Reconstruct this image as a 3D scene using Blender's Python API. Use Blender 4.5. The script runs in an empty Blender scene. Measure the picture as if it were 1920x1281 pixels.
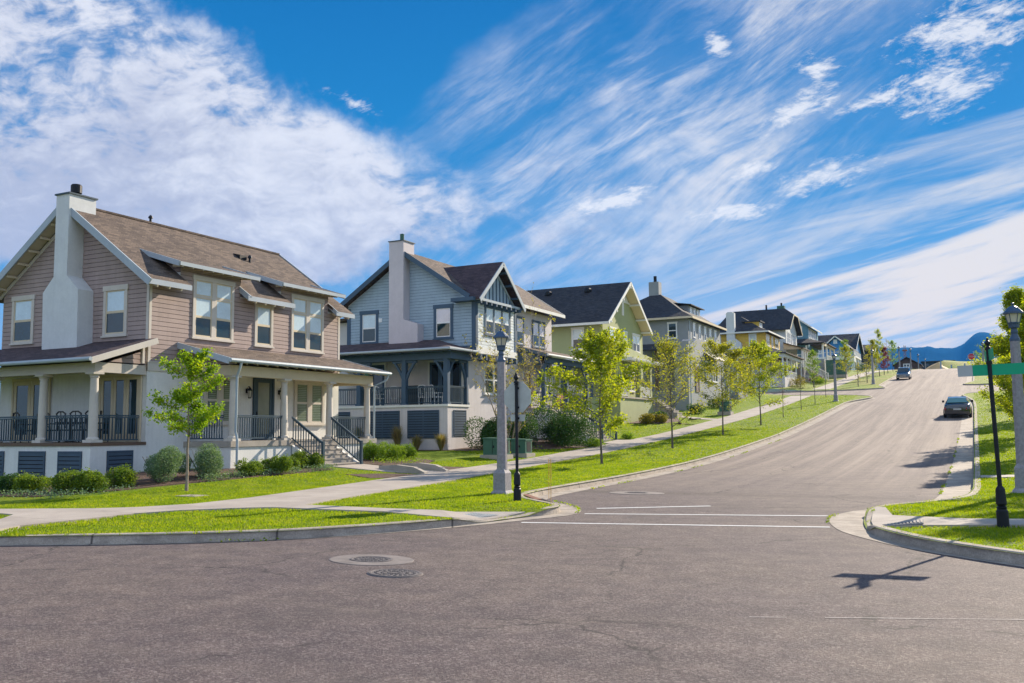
import bpy, bmesh, math, random
import numpy as np
from math import sin, cos, tan, pi, radians, sqrt, atan2
from mathutils import Vector, Matrix
from mathutils.geometry import delaunay_2d_cdt

SC = bpy.context.scene
COL = SC.collection

# ------------------------------------------------------------------ camera
F_PX, YAW, PIT, ROLL, HCAM = 1725.0, radians(26.7), radians(5.52), radians(-.55), 1.85
fw = Vector((-sin(YAW)*cos(PIT), cos(YAW)*cos(PIT), sin(PIT)))
rt0 = Vector((cos(YAW), sin(YAW), 0)); up0 = rt0.cross(fw)
rt = rt0*cos(ROLL)+up0*sin(ROLL); up = -rt0*sin(ROLL)+up0*cos(ROLL)
cam_d = bpy.data.cameras.new('camera'); cam = bpy.data.objects.new('camera', cam_d); COL.objects.link(cam)
cam_d.sensor_width = 36; cam_d.lens = 36*F_PX/1920; cam_d.clip_end = 30000; cam_d.clip_start = .1
cam.matrix_world = Matrix(((rt.x, up.x, -fw.x, 0), (rt.y, up.y, -fw.y, 0), (rt.z, up.z, -fw.z, HCAM), (0, 0, 0, 1)))
SC.camera = cam
SC.view_settings.view_transform = 'Standard'; SC.view_settings.look = 'None'
SC.view_settings.exposure = 0.92; SC.view_settings.gamma = 1; SC.view_settings.use_curve_mapping = False

# ------------------------------------------------------------------ sun
SUN_AZ, SUN_EL = radians(15), radians(27)      # azimuth from +Y towards +X
sd = bpy.data.lights.new('sun', 'SUN'); sd.energy = 5.0; sd.angle = radians(.5); sd.color = (1, .87, .70)
so = bpy.data.objects.new('sun', sd); COL.objects.link(so)
SV = Vector((sin(SUN_AZ)*cos(SUN_EL), cos(SUN_AZ)*cos(SUN_EL), sin(SUN_EL)))
so.rotation_euler = SV.to_track_quat('Z', 'Y').to_euler(); so.location = (20, 60, 60)

# ------------------------------------------------------------------ node helper
class NT:
    def __init__(s, nt): s.nt = nt
    def n(s, typ, ins=None, **kw):
        nd = s.nt.nodes.new(typ)
        for k, v in kw.items(): setattr(nd, k, v)
        for k, v in (ins or {}).items(): s.set(nd.inputs[k], v)
        return nd
    def set(s, sock, v):
        if isinstance(v, bpy.types.NodeSocket): s.nt.links.new(v, sock)
        elif isinstance(v, bpy.types.Node): s.nt.links.new(v.outputs[0], sock)
        else: sock.default_value = v
    def m(s, op, a, b=None, c=None, clamp=False):
        nd = s.nt.nodes.new('ShaderNodeMath'); nd.operation = op; nd.use_clamp = clamp
        for i, v in enumerate((a, b, c)):
            if v is not None: s.set(nd.inputs[i], v)
        return nd.outputs[0]
    def vm(s, op, a, b=None):
        nd = s.nt.nodes.new('ShaderNodeVectorMath'); nd.operation = op
        s.set(nd.inputs[0], a)
        if b is not None: s.set(nd.inputs[1], b)
        return nd.outputs[1] if op in ('DOT_PRODUCT', 'LENGTH') else nd.outputs[0]
    def mr(s, v, a, b, c=0., d=1., smooth=True):
        nd = s.nt.nodes.new('ShaderNodeMapRange'); nd.interpolation_type = 'SMOOTHSTEP' if smooth else 'LINEAR'
        for i, x in enumerate((v, a, b, c, d)): s.set(nd.inputs[i], x)
        return nd.outputs[0]
    def mix(s, f, a, b, blend='MIX'):
        nd = s.nt.nodes.new('ShaderNodeMix'); nd.data_type = 'RGBA'; nd.blend_type = blend
        s.set(nd.inputs[0], f); s.set(nd.inputs[6], a); s.set(nd.inputs[7], b); return nd.outputs[2]
    def noise(s, vec, scale, detail=4, rough=.5, dist=0., col=False):
        nd = s.nt.nodes.new('ShaderNodeTexNoise')
        if vec is not None: s.set(nd.inputs['Vector'], vec)
        nd.inputs['Scale'].default_value = scale; nd.inputs['Detail'].default_value = detail
        nd.inputs['Roughness'].default_value = rough; nd.inputs['Distortion'].default_value = dist
        return nd.outputs[1 if col else 0]
    def comb(s, x, y, z=0.):
        nd = s.nt.nodes.new('ShaderNodeCombineXYZ')
        for i, v in enumerate((x, y, z)): s.set(nd.inputs[i], v)
        return nd.outputs[0]

# ------------------------------------------------------------------ world: Nishita sky with cloud layers at infinity
world = bpy.data.worlds.new('World'); SC.world = world; world.use_nodes = True
wn = world.node_tree; wn.nodes.clear(); N = NT(wn)
sky = N.n('ShaderNodeTexSky', sky_type='NISHITA', sun_disc=False, sun_elevation=SUN_EL, sun_rotation=SUN_AZ, altitude=1500, air_density=1.0, dust_density=0.6, ozone_density=3.0)
D = N.n('ShaderNodeTexCoord').outputs['Generated']
df = N.m('MAXIMUM', N.vm('DOT_PRODUCT', D, tuple(fw)), .12)
U_ = N.m('MULTIPLY_ADD', N.m('DIVIDE', N.vm('DOT_PRODUCT', D, tuple(rt)), df), F_PX/1920, .5)
V_ = N.m('MULTIPLY_ADD', N.m('DIVIDE', N.vm('DOT_PRODUCT', D, tuple(up)), df), -F_PX/1920, .3336)
def line(x0, y0, x1, y1):
    """signed distance to the line (in sky units), positive on the right-hand side when going p0->p1 with y down"""
    L = sqrt((x1-x0)**2+(y1-y0)**2); nx, ny = -(y1-y0)/L, (x1-x0)/L
    return N.m('ADD', N.m('ADD', N.m('MULTIPLY', U_, nx), N.m('MULTIPLY', V_, ny)), -(x0*nx+y0*ny))
def blob(cx, cy, rx, ry, ang=0):
    c, s = cos(ang), sin(ang)
    a = N.m('ADD', N.m('MULTIPLY', N.m('SUBTRACT', U_, cx), c/rx), N.m('MULTIPLY', N.m('SUBTRACT', V_, cy), s/rx))
    b = N.m('ADD', N.m('MULTIPLY', N.m('SUBTRACT', U_, cx), -s/ry), N.m('MULTIPLY', N.m('SUBTRACT', V_, cy), c/ry))
    return N.m('SUBTRACT', 1., N.m('SQRT', N.m('ADD', N.m('MULTIPLY', a, a), N.m('MULTIPLY', b, b))))
UV = N.comb(U_, V_)
def rot(ang, sx, sy, off=0.):
    c, s = cos(ang), sin(ang)
    a = N.m('ADD', N.m('MULTIPLY', U_, c*sx), N.m('MULTIPLY', V_, s*sx))
    b = N.m('ADD', N.m('MULTIPLY', U_, -s*sy), N.m('MULTIPLY', V_, c*sy))
    return N.comb(a, b, off)
nA = N.noise(UV, 7, 6, .6); nAc = N.m('SUBTRACT', nA, .5)
nB = N.noise(UV, 26, 6, .6); nBc = N.m('SUBTRACT', nB, .5)
wob = N.m('ADD', N.m('MULTIPLY', nAc, .09), N.m('MULTIPLY', nBc, .055))
# left bank
d1 = N.m('ADD', line(.115, -.01, .452, .19), wob)
d2 = N.m('ADD', line(.535, .190, .30, .285), wob)
d3 = N.m('ADD', line(.30, .285, -.02, .255), wob)
bank = N.m('MULTIPLY', N.m('MULTIPLY', N.mr(d1, -.022, .018), N.mr(d2, -.02, .016)), N.mr(d3, -.01, .02))
wv = N.vm('ADD', UV, N.vm('MULTIPLY', N.vm('SUBTRACT', N.noise(UV, 9, 3, .5, col=True), (.5, .5, .5)), (.05, .05, 0)))
def rotv(vec, ang, sx, sy, off=0.):
    s_ = N.n('ShaderNodeSeparateXYZ', {0: vec}); u, v = s_.outputs[0], s_.outputs[1]; c, s = cos(ang), sin(ang)
    return N.comb(N.m('ADD', N.m('MULTIPLY', u, c*sx), N.m('MULTIPLY', v, s*sx)), N.m('ADD', N.m('MULTIPLY', u, -s*sy), N.m('MULTIPLY', v, c*sy)), off)
puff = N.noise(rotv(wv, .15, 17, 30), 1., 5, .6, .2)
puff2 = N.noise(rotv(wv, -.1, 45, 80, 3.), 1., 4, .6, .2)
puff3 = N.noise(rotv(wv, .05, 5, 9, 7.), 1., 4, .55, .2)
pf = N.m('ADD', N.m('ADD', N.m('MULTIPLY', puff, .42), N.m('MULTIPLY', puff2, .26)), N.m('MULTIPLY', puff3, .32))
gap = N.m('MULTIPLY', N.mr(blob(.0, .085, .19, .11), 0, .8), .13)
dens_ = N.mr(N.m('SUBTRACT', N.m('ADD', pf, N.m('MULTIPLY', N.mr(d1, 0, .10), .12)), gap), .40, .56)
tail = N.mr(N.m('ADD', blob(.445, .202, .085, .014, .05), N.m('MULTIPLY', nBc, 2.4)), -.25, .7)
bank = N.m('MAXIMUM', bank, N.m('MULTIPLY', tail, .8))
bankA = N.m('MULTIPLY', bank, N.m('MULTIPLY_ADD', dens_, .80, .17))
# cirrus
cw = N.vm('ADD', UV, N.vm('MULTIPLY', N.vm('SUBTRACT', N.noise(UV, 2.3, 3, .5, col=True), (.5, .5, .5)), (.11, .11, 0)))
st1 = N.noise(rotv(cw, -.62, 3.4, 14, 1.), 1., 7, .62, .5)
st2 = N.noise(rotv(cw, -.52, 8, 48, 4.), 1., 5, .62, .4)
stc = N.m('ADD', N.m('MULTIPLY', st1, .62), N.m('MULTIPLY', st2, .38))
big = N.noise(rotv(cw, -.6, 3.4, 7, 9.), 1., 5, .55)
reg = N.mr(N.m('ADD', N.m('MAXIMUM', blob(.66, .13, .27, .16, -.42), blob(.56, .20, .17, .11, -.3)), N.m('MULTIPLY', N.m('SUBTRACT', big, .5), 1.7)), -.10, .62)
fib = N.noise(rotv(cw, -.70, 14, 120, 11.), 1., 6, .7, .5)
mot = N.mr(N.noise(rotv(cw, -.4, 9, 14, 13.), 1., 5, .6, .3), .3, .65, .35, 1.)
stc = N.m('ADD', N.m('MULTIPLY', stc, .8), N.m('MULTIPLY', fib, .2))
cir = N.m('MULTIPLY', N.m('MULTIPLY', N.m('MULTIPLY', reg, mot), N.m('MULTIPLY_ADD', N.mr(stc, .41, .60), .88, .12)), .92)
# low band of streaks to the right, brighter and warmer near the sun
st3 = N.noise(rot(-.30, 2.6, 26, 6.), 1., 6, .6, .6)
st4 = N.noise(rot(-.24, 8, 90, 2.), 1., 5, .6, .4)
sl = N.m('ADD', N.m('MULTIPLY', st3, .65), N.m('MULTIPLY', st4, .35))
lowr = N.mr(N.m('ADD', line(.50, .325, 1.02, .145), N.m('MULTIPLY', N.m('SUBTRACT', st3, .5), .26)), -.05, .09)
low = N.m('MULTIPLY', lowr, N.m('MULTIPLY_ADD', N.mr(sl, .37, .55), .80, .14))
haz = N.m('MULTIPLY', N.mr(V_, .2, .36), .38)
# small bright puffs
sp = None
nC = N.noise(rotv(wv, -.22, 26, 62, 8.), 1., 6, .7, .3); nD = N.noise(rot(-.4, 40, 150, 3.), 1., 4, .7, .3)
nCD = N.m('ADD', N.m('MULTIPLY', nC, .65), N.m('MULTIPLY', nD, .35))
for cx, cy, rx, ry, an in ((.945, .03, .085, .034, -.25), (.92, .085, .06, .03, -.25), (.86, .096, .05, .010, -.35), (.905, .094, .022, .013, .3), (.78, .105, .05, .016, -.45), (.80, .072, .028, .018, .5),
                           (.60, .195, .05, .012, -.25), (.715, .207, .05, .011, -.12), (.735, .165, .035, .010, -.4), (.805, .172, .06, .014, -.25), (.70, .045, .014, .014, .3), (.345, .1, .03, .009, .35)):
    b = N.m('MULTIPLY', N.mr(N.m('ADD', N.m('MULTIPLY', blob(cx, cy, rx, ry, an), 1.0), N.m('MULTIPLY', N.m('SUBTRACT', nCD, .5), 4.5)), .05, 1.0), N.mr(blob(cx, cy, rx*1.6, ry*1.9, an), 0, .5))
    sp = b if sp is None else N.m('MAXIMUM', sp, b)
sp = N.m('MULTIPLY', sp, .8)
cover = N.m('SUBTRACT', 1., N.m('MULTIPLY', N.m('MULTIPLY', N.m('SUBTRACT', 1., bankA), N.m('SUBTRACT', 1., cir)), N.m('MULTIPLY', N.m('SUBTRACT', 1., low), N.m('SUBTRACT', 1., sp))))
cover = N.m('MAXIMUM', cover, haz)
# colours, in the same units as the Nishita sky (background strength .1)
shade = N.mr(N.m('ADD', N.m('MULTIPLY', pf, 2.6), N.m('MULTIPLY', d1, -1.5)), .85, 1.6)
lav = N.mix(shade, (2.75, 2.95, 3.7, 1), (4.6, 4.7, 5.1, 1))
warm = N.mix(N.mr(U_, .5, .98), lav, (5.2, 4.85, 4.5, 1))
warm = N.mix(N.m('MULTIPLY', N.m('MULTIPLY', N.mr(V_, .20, .34), N.mr(U_, .5, .8)), .85), warm, (6.3, 5.3, 4.2, 1))
warm = N.mix(sp, warm, (5.4, 5.4, 5.5, 1))
# clear sky: the Nishita colour pulled towards the deep polarised blue of a high-altitude sky, paler at the horizon
Dz = N.n('ShaderNodeSeparateXYZ', {0: D}).outputs[2]
cr = N.n('ShaderNodeValToRGB', {0: Dz}); el = cr.color_ramp.elements
el[0].position = 0.; el[0].color = (.40, .66, .84, 1); el[1].position = 1.; el[1].color = (.06, .19, .46, 1)
for p_, c_ in ((.06, (.22, .53, .82, 1)), (.16, (.06, .36, .72, 1)), (.30, (.006, .245, .60, 1)), (.46, (.0, .165, .49, 1))):
    e_ = el.new(p_); e_.color = c_
deep = N.vm('MULTIPLY', cr.outputs[0], (5.0, 5.0, 5.0))
skyc = N.mix(.93, N.vm('MULTIPLY', sky.outputs[0], (.62, .9, 1.2)), deep)
vis = N.m('MULTIPLY', cover, N.mr(N.n('ShaderNodeSeparateXYZ', {0: D}).outputs[2], -.05, .02))
# added fill light: bright broken cloud behind the viewer, unseen, to lift shaded walls
back = N.m('MULTIPLY', N.mr(N.vm('DOT_PRODUCT', D, (sin(YAW), -cos(YAW), 0.)), -.25, .35), N.mr(Dz, -.05, .03))
back_fill = N.m('MULTIPLY', back, N.mr(N.noise(N.vm('MULTIPLY', D, (1., 1., 2.2)), 2.2, 5, .6), .32, .55, .35, 1.))
skyv = N.mix(back_fill, N.mix(N.m('MULTIPLY', vis, N.m('SUBTRACT', 1., back)), skyc, warm), (4.1, 4.9, 6.4, 1))
bg = N.n('ShaderNodeBackground', {'Color': skyv, 'Strength': .1})
wn.links.new(bg.outputs[0], N.n('ShaderNodeOutputWorld').inputs[0])

# ------------------------------------------------------------------ materials
MATS = {}
def base_mat(name):
    m = bpy.data.materials.new(name); m.use_nodes = True; nt = m.node_tree; nt.nodes.clear()
    return m, NT(nt)
def out(N, sh): N.nt.links.new(sh if isinstance(sh, bpy.types.NodeSocket) else sh.outputs[0], N.n('ShaderNodeOutputMaterial').inputs[0])
def c4(c, k=1.): return (c[0]*k, c[1]*k, c[2]*k, 1)
def mk(name, col, rough=.75, var=.14, scale=1.3, bump=.25, bscale=60, bd=.004, spec=.35, metal=0., coat=0., streak=0.):
    m, N = base_mat(name); P = N.n('ShaderNodeNewGeometry').outputs['Position']
    n1 = N.noise(P, scale, 5, .6); n2 = N.noise(P, scale*9, 4, .6)
    f = N.m('ADD', N.m('MULTIPLY', n1, .65), N.m('MULTIPLY', n2, .35))
    if streak:
        sv = N.vm('MULTIPLY', P, (7., 7., .35)); f = N.m('ADD', N.m('MULTIPLY', f, 1-streak), N.m('MULTIPLY', N.noise(sv, 1., 4, .6), streak))
    cc = N.mix(N.mr(f, .3, .7), c4(col, 1-var), c4(col, 1+var))
    b = N.n('ShaderNodeBsdfPrincipled', {'Base Color': cc, 'Roughness': N.mr(n2, .2, .8, max(rough-.1, .02), min(rough+.1, 1), False), 'Metallic': metal, 'Specular IOR Level': spec, 'Coat Weight': coat, 'Coat Roughness': .04})
    if bump:
        bn = N.n('ShaderNodeBump', {'Strength': bump, 'Distance': bd, 'Height': N.noise(P, bscale, 4, .6)}); N.set(b.inputs['Normal'], bn)
    out(N, b); MATS[name] = m; return m
def shingle(name, col, col2):
    m, N = base_mat(name); P = N.n('ShaderNodeNewGeometry').outputs['Position']
    s = N.n('ShaderNodeSeparateXYZ', {0: P}); v = N.comb(N.m('ADD', s.outputs[0], s.outputs[1]), N.m('MULTIPLY', s.outputs[2], 1.75))
    br = N.n('ShaderNodeTexBrick', {'Vector': v, 'Color1': c4(col), 'Color2': c4(col2), 'Mortar': c4(col, .45), 'Scale': 1., 'Mortar Size': .008, 'Bias': 0., 'Brick Width': .27, 'Row Height': .145})
    cc = N.mix(N.mr(N.noise(P, 28, 3, .7), .3, .7), c4((.72, .72, .72)), c4((1.3, 1.3, 1.3)))
    cc2 = N.mix(N.mr(N.noise(P, .7, 4, .6), .3, .7), c4((.86, .86, .88)), c4((1.14, 1.13, 1.1)))
    k = N.mix(1., N.mix(1., br.outputs[0], cc, 'MULTIPLY'), cc2, 'MULTIPLY')
    b = N.n('ShaderNodeBsdfPrincipled', {'Base Color': k, 'Roughness': .85, 'Specular IOR Level': .3})
    bn = N.n('ShaderNodeBump', {'Strength': .6, 'Distance': .012, 'Height': N.m('SUBTRACT', N.m('MULTIPLY', N.noise(P, 60, 3, .7), .4), br.outputs[1])}); N.set(b.inputs['Normal'], bn)
    out(N, b); MATS[name] = m; return m
def leafmat(name, cols, trans=.52):
    m, N = base_mat(name); g = N.n('ShaderNodeNewGeometry'); P = g.outputs['Position']
    r = g.outputs['Random Per Island']
    cr = N.n('ShaderNodeValToRGB'); el = cr.color_ramp.elements
    el[0].position = 0; el[0].color = c4(cols[0]); el[1].position = 1; el[1].color = c4(cols[-1])
    for i, c in enumerate(cols[1:-1]):
        e = el.new((i+1)/(len(cols)-1)); e.color = c4(c)
    N.set(cr.inputs[0], N.m('ADD', N.m('MULTIPLY', r, .62), N.m('MULTIPLY', N.mr(N.noise(P, 1.4, 3, .5), .3, .7), .38)))
    d = N.n('ShaderNodeBsdfPrincipled', {'Base Color': cr.outputs[0], 'Roughness': .55, 'Specular IOR Level': .3})
    t = N.n('ShaderNodeBsdfTranslucent', {'Color': N.mix(1., cr.outputs[0], (1.5, 1.45, .6, 1), 'MULTIPLY')})
    mx = N.n('ShaderNodeMixShader', {0: trans, 1: d.outputs[0], 2: t.outputs[0]}); out(N, mx); MATS[name] = m; return m
def glass(name, col=(.025, .035, .045), rough=.03, var=.5):
    m, N = base_mat(name); P = N.n('ShaderNodeNewGeometry').outputs['Position']
    n = N.noise(P, 1.1, 3, .5)
    b = N.n('ShaderNodeBsdfPrincipled', {'Base Color': N.mix(n, c4(col, 1-var), c4(col, 1+var)), 'Roughness': rough, 'Specular IOR Level': .6, 'Coat Weight': .15, 'Coat Roughness': .02})
    bn = N.n('ShaderNodeBump', {'Strength': .06, 'Distance': .02, 'Height': N.noise(P, 2.2, 2, .5)}); N.set(b.inputs['Normal'], bn)
    out(N, b); MATS[name] = m; return m

mk('taupe siding', (.355, .27, .24), streak=.3); mk('cream stucco', (.70, .69, .65), var=.10, streak=.35, bscale=140, bump=.35)
mk('tan stucco', (.62, .52, .36), var=.06); mk('beige trim', (.57, .52, .45), var=.07, bump=.05)
mk('white gutter', (.36, .42, .45), var=.06, bump=0, rough=.6, spec=.3); mk('slate rail', (.035, .065, .09), var=.1, bump=.05, rough=.45)
mk('vent slate', (.05, .08, .12), var=.12, rough=.5); mk('fascia grey', (.38, .43, .47), var=.08, bump=.05)
mk('concrete', (.52, .45, .37), var=.13, scale=.9, bump=.5, bscale=120, rough=.8)
mk('step concrete', (.36, .32, .27), var=.15, scale=2., bump=.5, bscale=120)
mk('gap shade backing', (.02, .017, .016), bump=0)  # near-black: shade of the lap grooves and vent gaps put into the colour
mk('brown band', (.14, .09, .06)); mk('blue siding', (.31, .40, .47), streak=.2); mk('slate trim', (.06, .10, .15), var=.1, bump=.05)
mk('mauve stucco', (.58, .54, .53), var=.10, streak=.35, bscale=140); mk('white frame', (.76, .76, .74), var=.04, bump=0, rough=.5)
mk('pale siding', (.62, .66, .66), streak=.2); mk('blind white', (.52, .64, .68), rough=.22, var=.1, bump=0, spec=.9, coat=.6)
mk('blind pink', (.66, .60, .62), rough=.22, var=.08, bump=0, spec=.9, coat=.6); mk('shutter green', (.22, .27, .22), rough=.4, bump=0, spec=.6)
mk('green stucco', (.35, .375, .185), var=.07, bscale=140); mk('grey stucco', (.27, .285, .29), var=.07, bscale=140)
mk('yellow siding', (.74, .49, .09), streak=.2); mk('cream siding', (.62, .63, .50), streak=.2); mk('teal siding', (.13, .27, .34), streak=.2)
mk('bright blue siding', (.05, .20, .42), streak=.2); mk('charcoal siding', (.035, .045, .06), streak=.2); mk('dark brown siding', (.10, .065, .05))
mk('black metal', (.008, .010, .014), rough=.5, var=.2, bump=.05, spec=.3); mk('lamp blue', (.04, .075, .13), rough=.4, var=.15, bump=.08, spec=.5)
mk('lamp concrete', (.26, .25, .26), var=.22, scale=14, bump=.8, bscale=90, bd=.006); mk('sign back', (.42, .44, .42), rough=.5, var=.12, scale=4, bump=.04)
mk('sign green', (.0, .33, .17), rough=.45, var=.06, bump=0); mk('sign pale', (.42, .45, .45), rough=.5, var=.06, bump=0); mk('sign red', (.45, .02, .03), rough=.45, var=.05, bump=0)
mk('chimney white', (.62, .63, .62), var=.09, streak=.2); mk('chimney mauve', (.54, .49, .51), var=.08, streak=.2); mk('white board', (.72, .71, .66), var=.06, bump=.04)
mk('utility green', (.05, .13, .09), rough=.5, var=.15); mk('mulch', (.11, .065, .045), var=.5, scale=9, bump=1, bscale=50, bd=.05)
mk('tactile grey', (.16, .17, .18), var=.1, rough=.6); mk('bark', (.13, .105, .085), var=.35, scale=9, bump=.9, bscale=40, bd=.01)
mk('pale bark', (.26, .21, .16), var=.3, scale=9, bump=.8, bscale=40, bd=.01)
mk('tyre', (.02, .02, .022), rough=.8); mk('rim', (.35, .36, .38), rough=.3, metal=.8, bump=0); mk('dark car paint', (.012, .016, .022), rough=.22, var=.1, bump=0, spec=.7, coat=1.)
mk('blue car paint', (.05, .08, .11), rough=.25, var=.1, bump=0, spec=.7, coat=1.); mk('tail red', (.38, .02, .05), rough=.2, var=.1, bump=0, coat=.8); mk('head lamp', (.5, .52, .55), rough=.1, bump=0, coat=.8)
mk('chrome', (.55, .57, .6), rough=.18, metal=1., bump=0); mk('plate', (.5, .5, .48), rough=.5, bump=0); mk('seat cloth', (.03, .04, .05))
mk('paint white', (.66, .66, .64), var=.22, scale=16, bump=.4, bscale=150, rough=.7); mk('faded paint', (.40, .37, .35), var=.25, scale=16, bump=.4, bscale=150)
mk('iron', (.16, .14, .13), var=.35, scale=20, bump=.9, bscale=60, rough=.7, metal=.3)
mk('rusty iron', (.22, .10, .06), var=.3, scale=12, bump=.6); mk('wicker', (.05, .045, .04), var=.3, scale=30); mk('wood red', (.28, .10, .05)); mk('terracotta', (.4, .17, .09))
mk('orange flag', (.6, .33, .05), bump=0)
mk('worn collar', (.20, .172, .155), var=.3, scale=3, bump=.8, bscale=60); mk('sand', (.55, .36, .16), var=.12, scale=.4); mk('bollard blue', (.22, .34, .40)); mk('rock', (.22, .20, .19), var=.3, scale=2)
mk('gravel bed', (.40, .36, .32), var=.4, scale=12, bump=1, bscale=40, bd=.03); mk('reed', (.38, .28, .15), var=.2)
glass('window glass', (.018, .04, .048)); glass('dark glass', (.012, .012, .014)); glass('green glass', (.10, .14, .09), .12); glass('frosted glass', (.20, .21, .16), .35); glass('rear glass', (.16, .30, .28), .05, .2)
glass('lantern glass', (.55, .52, .42), .15, .15)
shingle('brown shingle', (.155, .115, .088), (.078, .058, .047)); shingle('shaded shingle', (.10, .068, .07), (.055, .038, .042)); shingle('dark shingle', (.06, .06, .065), (.032, .032, .037))  # middle one: brown roof copy with purplish shade put into its colour
leafmat('maple leaf', [(.12, .17, .01), (.22, .29, .012), (.34, .39, .015), (.46, .46, .03)]); leafmat('locust leaf', [(.08, .17, .008), (.16, .29, .01), (.26, .38, .012), (.40, .44, .02)])
leafmat('olive leaf', [(.12, .15, .02), (.22, .25, .02), (.34, .34, .03), (.44, .40, .05)]); leafmat('bud leaf', [(.16, .18, .02), (.30, .28, .03), (.40, .33, .05)])
leafmat('sage leaf', [(.08, .15, .08), (.15, .24, .13), (.24, .34, .18)], .3); leafmat('box leaf', [(.06, .12, .012), (.13, .21, .015), (.26, .33, .02)], .4)
leafmat('dark leaf', [(.02, .06, .012), (.045, .11, .02), (.09, .18, .03)], .25); leafmat('hedge leaf', [(.10, .2, .015), (.2, .32, .02), (.3, .38, .03)], .4); leafmat('red leaf', [(.12, .02, .02), (.22, .04, .03)], .4)
leafmat('juniper leaf', [(.12, .13, .02), (.22, .2, .03), (.3, .24, .04)], .3); leafmat('grass blade', [(.10, .17, .005), (.165, .25, .006), (.24, .32, .008), (.38, .38, .03)], .55); leafmat('reed blade', [(.12, .09, .04), (.32, .24, .12), (.12, .16, .04)], .4)

def grass_mat():
    m, N = base_mat('lawn'); P = N.n('ShaderNodeNewGeometry').outputs['Position']
    a = N.noise(P, .35, 5, .6); b = N.noise(P, 4., 5, .65); c = N.noise(N.vm('MULTIPLY', P, (1, 1, .2)), 45, 4, .7)
    k = N.mix(N.mr(b, .3, .7), (.12, .195, .006, 1), (.19, .27, .008, 1))
    k = N.mix(N.m('MULTIPLY', N.mr(a, .42, .68), .5), k, (.25, .28, .02, 1))
    k = N.mix(1., k, N.mix(N.mr(c, .25, .75), (.65, .68, .6, 1), (1.35, 1.3, 1.2, 1)), 'MULTIPLY')
    s = N.n('ShaderNodeSeparateXYZ', {0: P})
    dry = N.m('MULTIPLY', N.m('MULTIPLY', N.mr(s.outputs[1], 95, 135), N.mr(N.noise(P, .16, 4, .6), .45, .6)), .65)
    k = N.mix(dry, k, (.26, .22, .05, 1))
    bs = N.n('ShaderNodeBsdfPrincipled', {'Base Color': k, 'Roughness': .8, 'Specular IOR Level': .15, 'Sheen Weight': 0.})
    bn = N.n('ShaderNodeBump', {'Strength': 1., 'Distance': .05, 'Height': N.m('ADD', c, N.m('MULTIPLY', b, .6))}); N.set(bs.inputs['Normal'], bn)
    out(N, bs); MATS['lawn'] = m
grass_mat()
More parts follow.
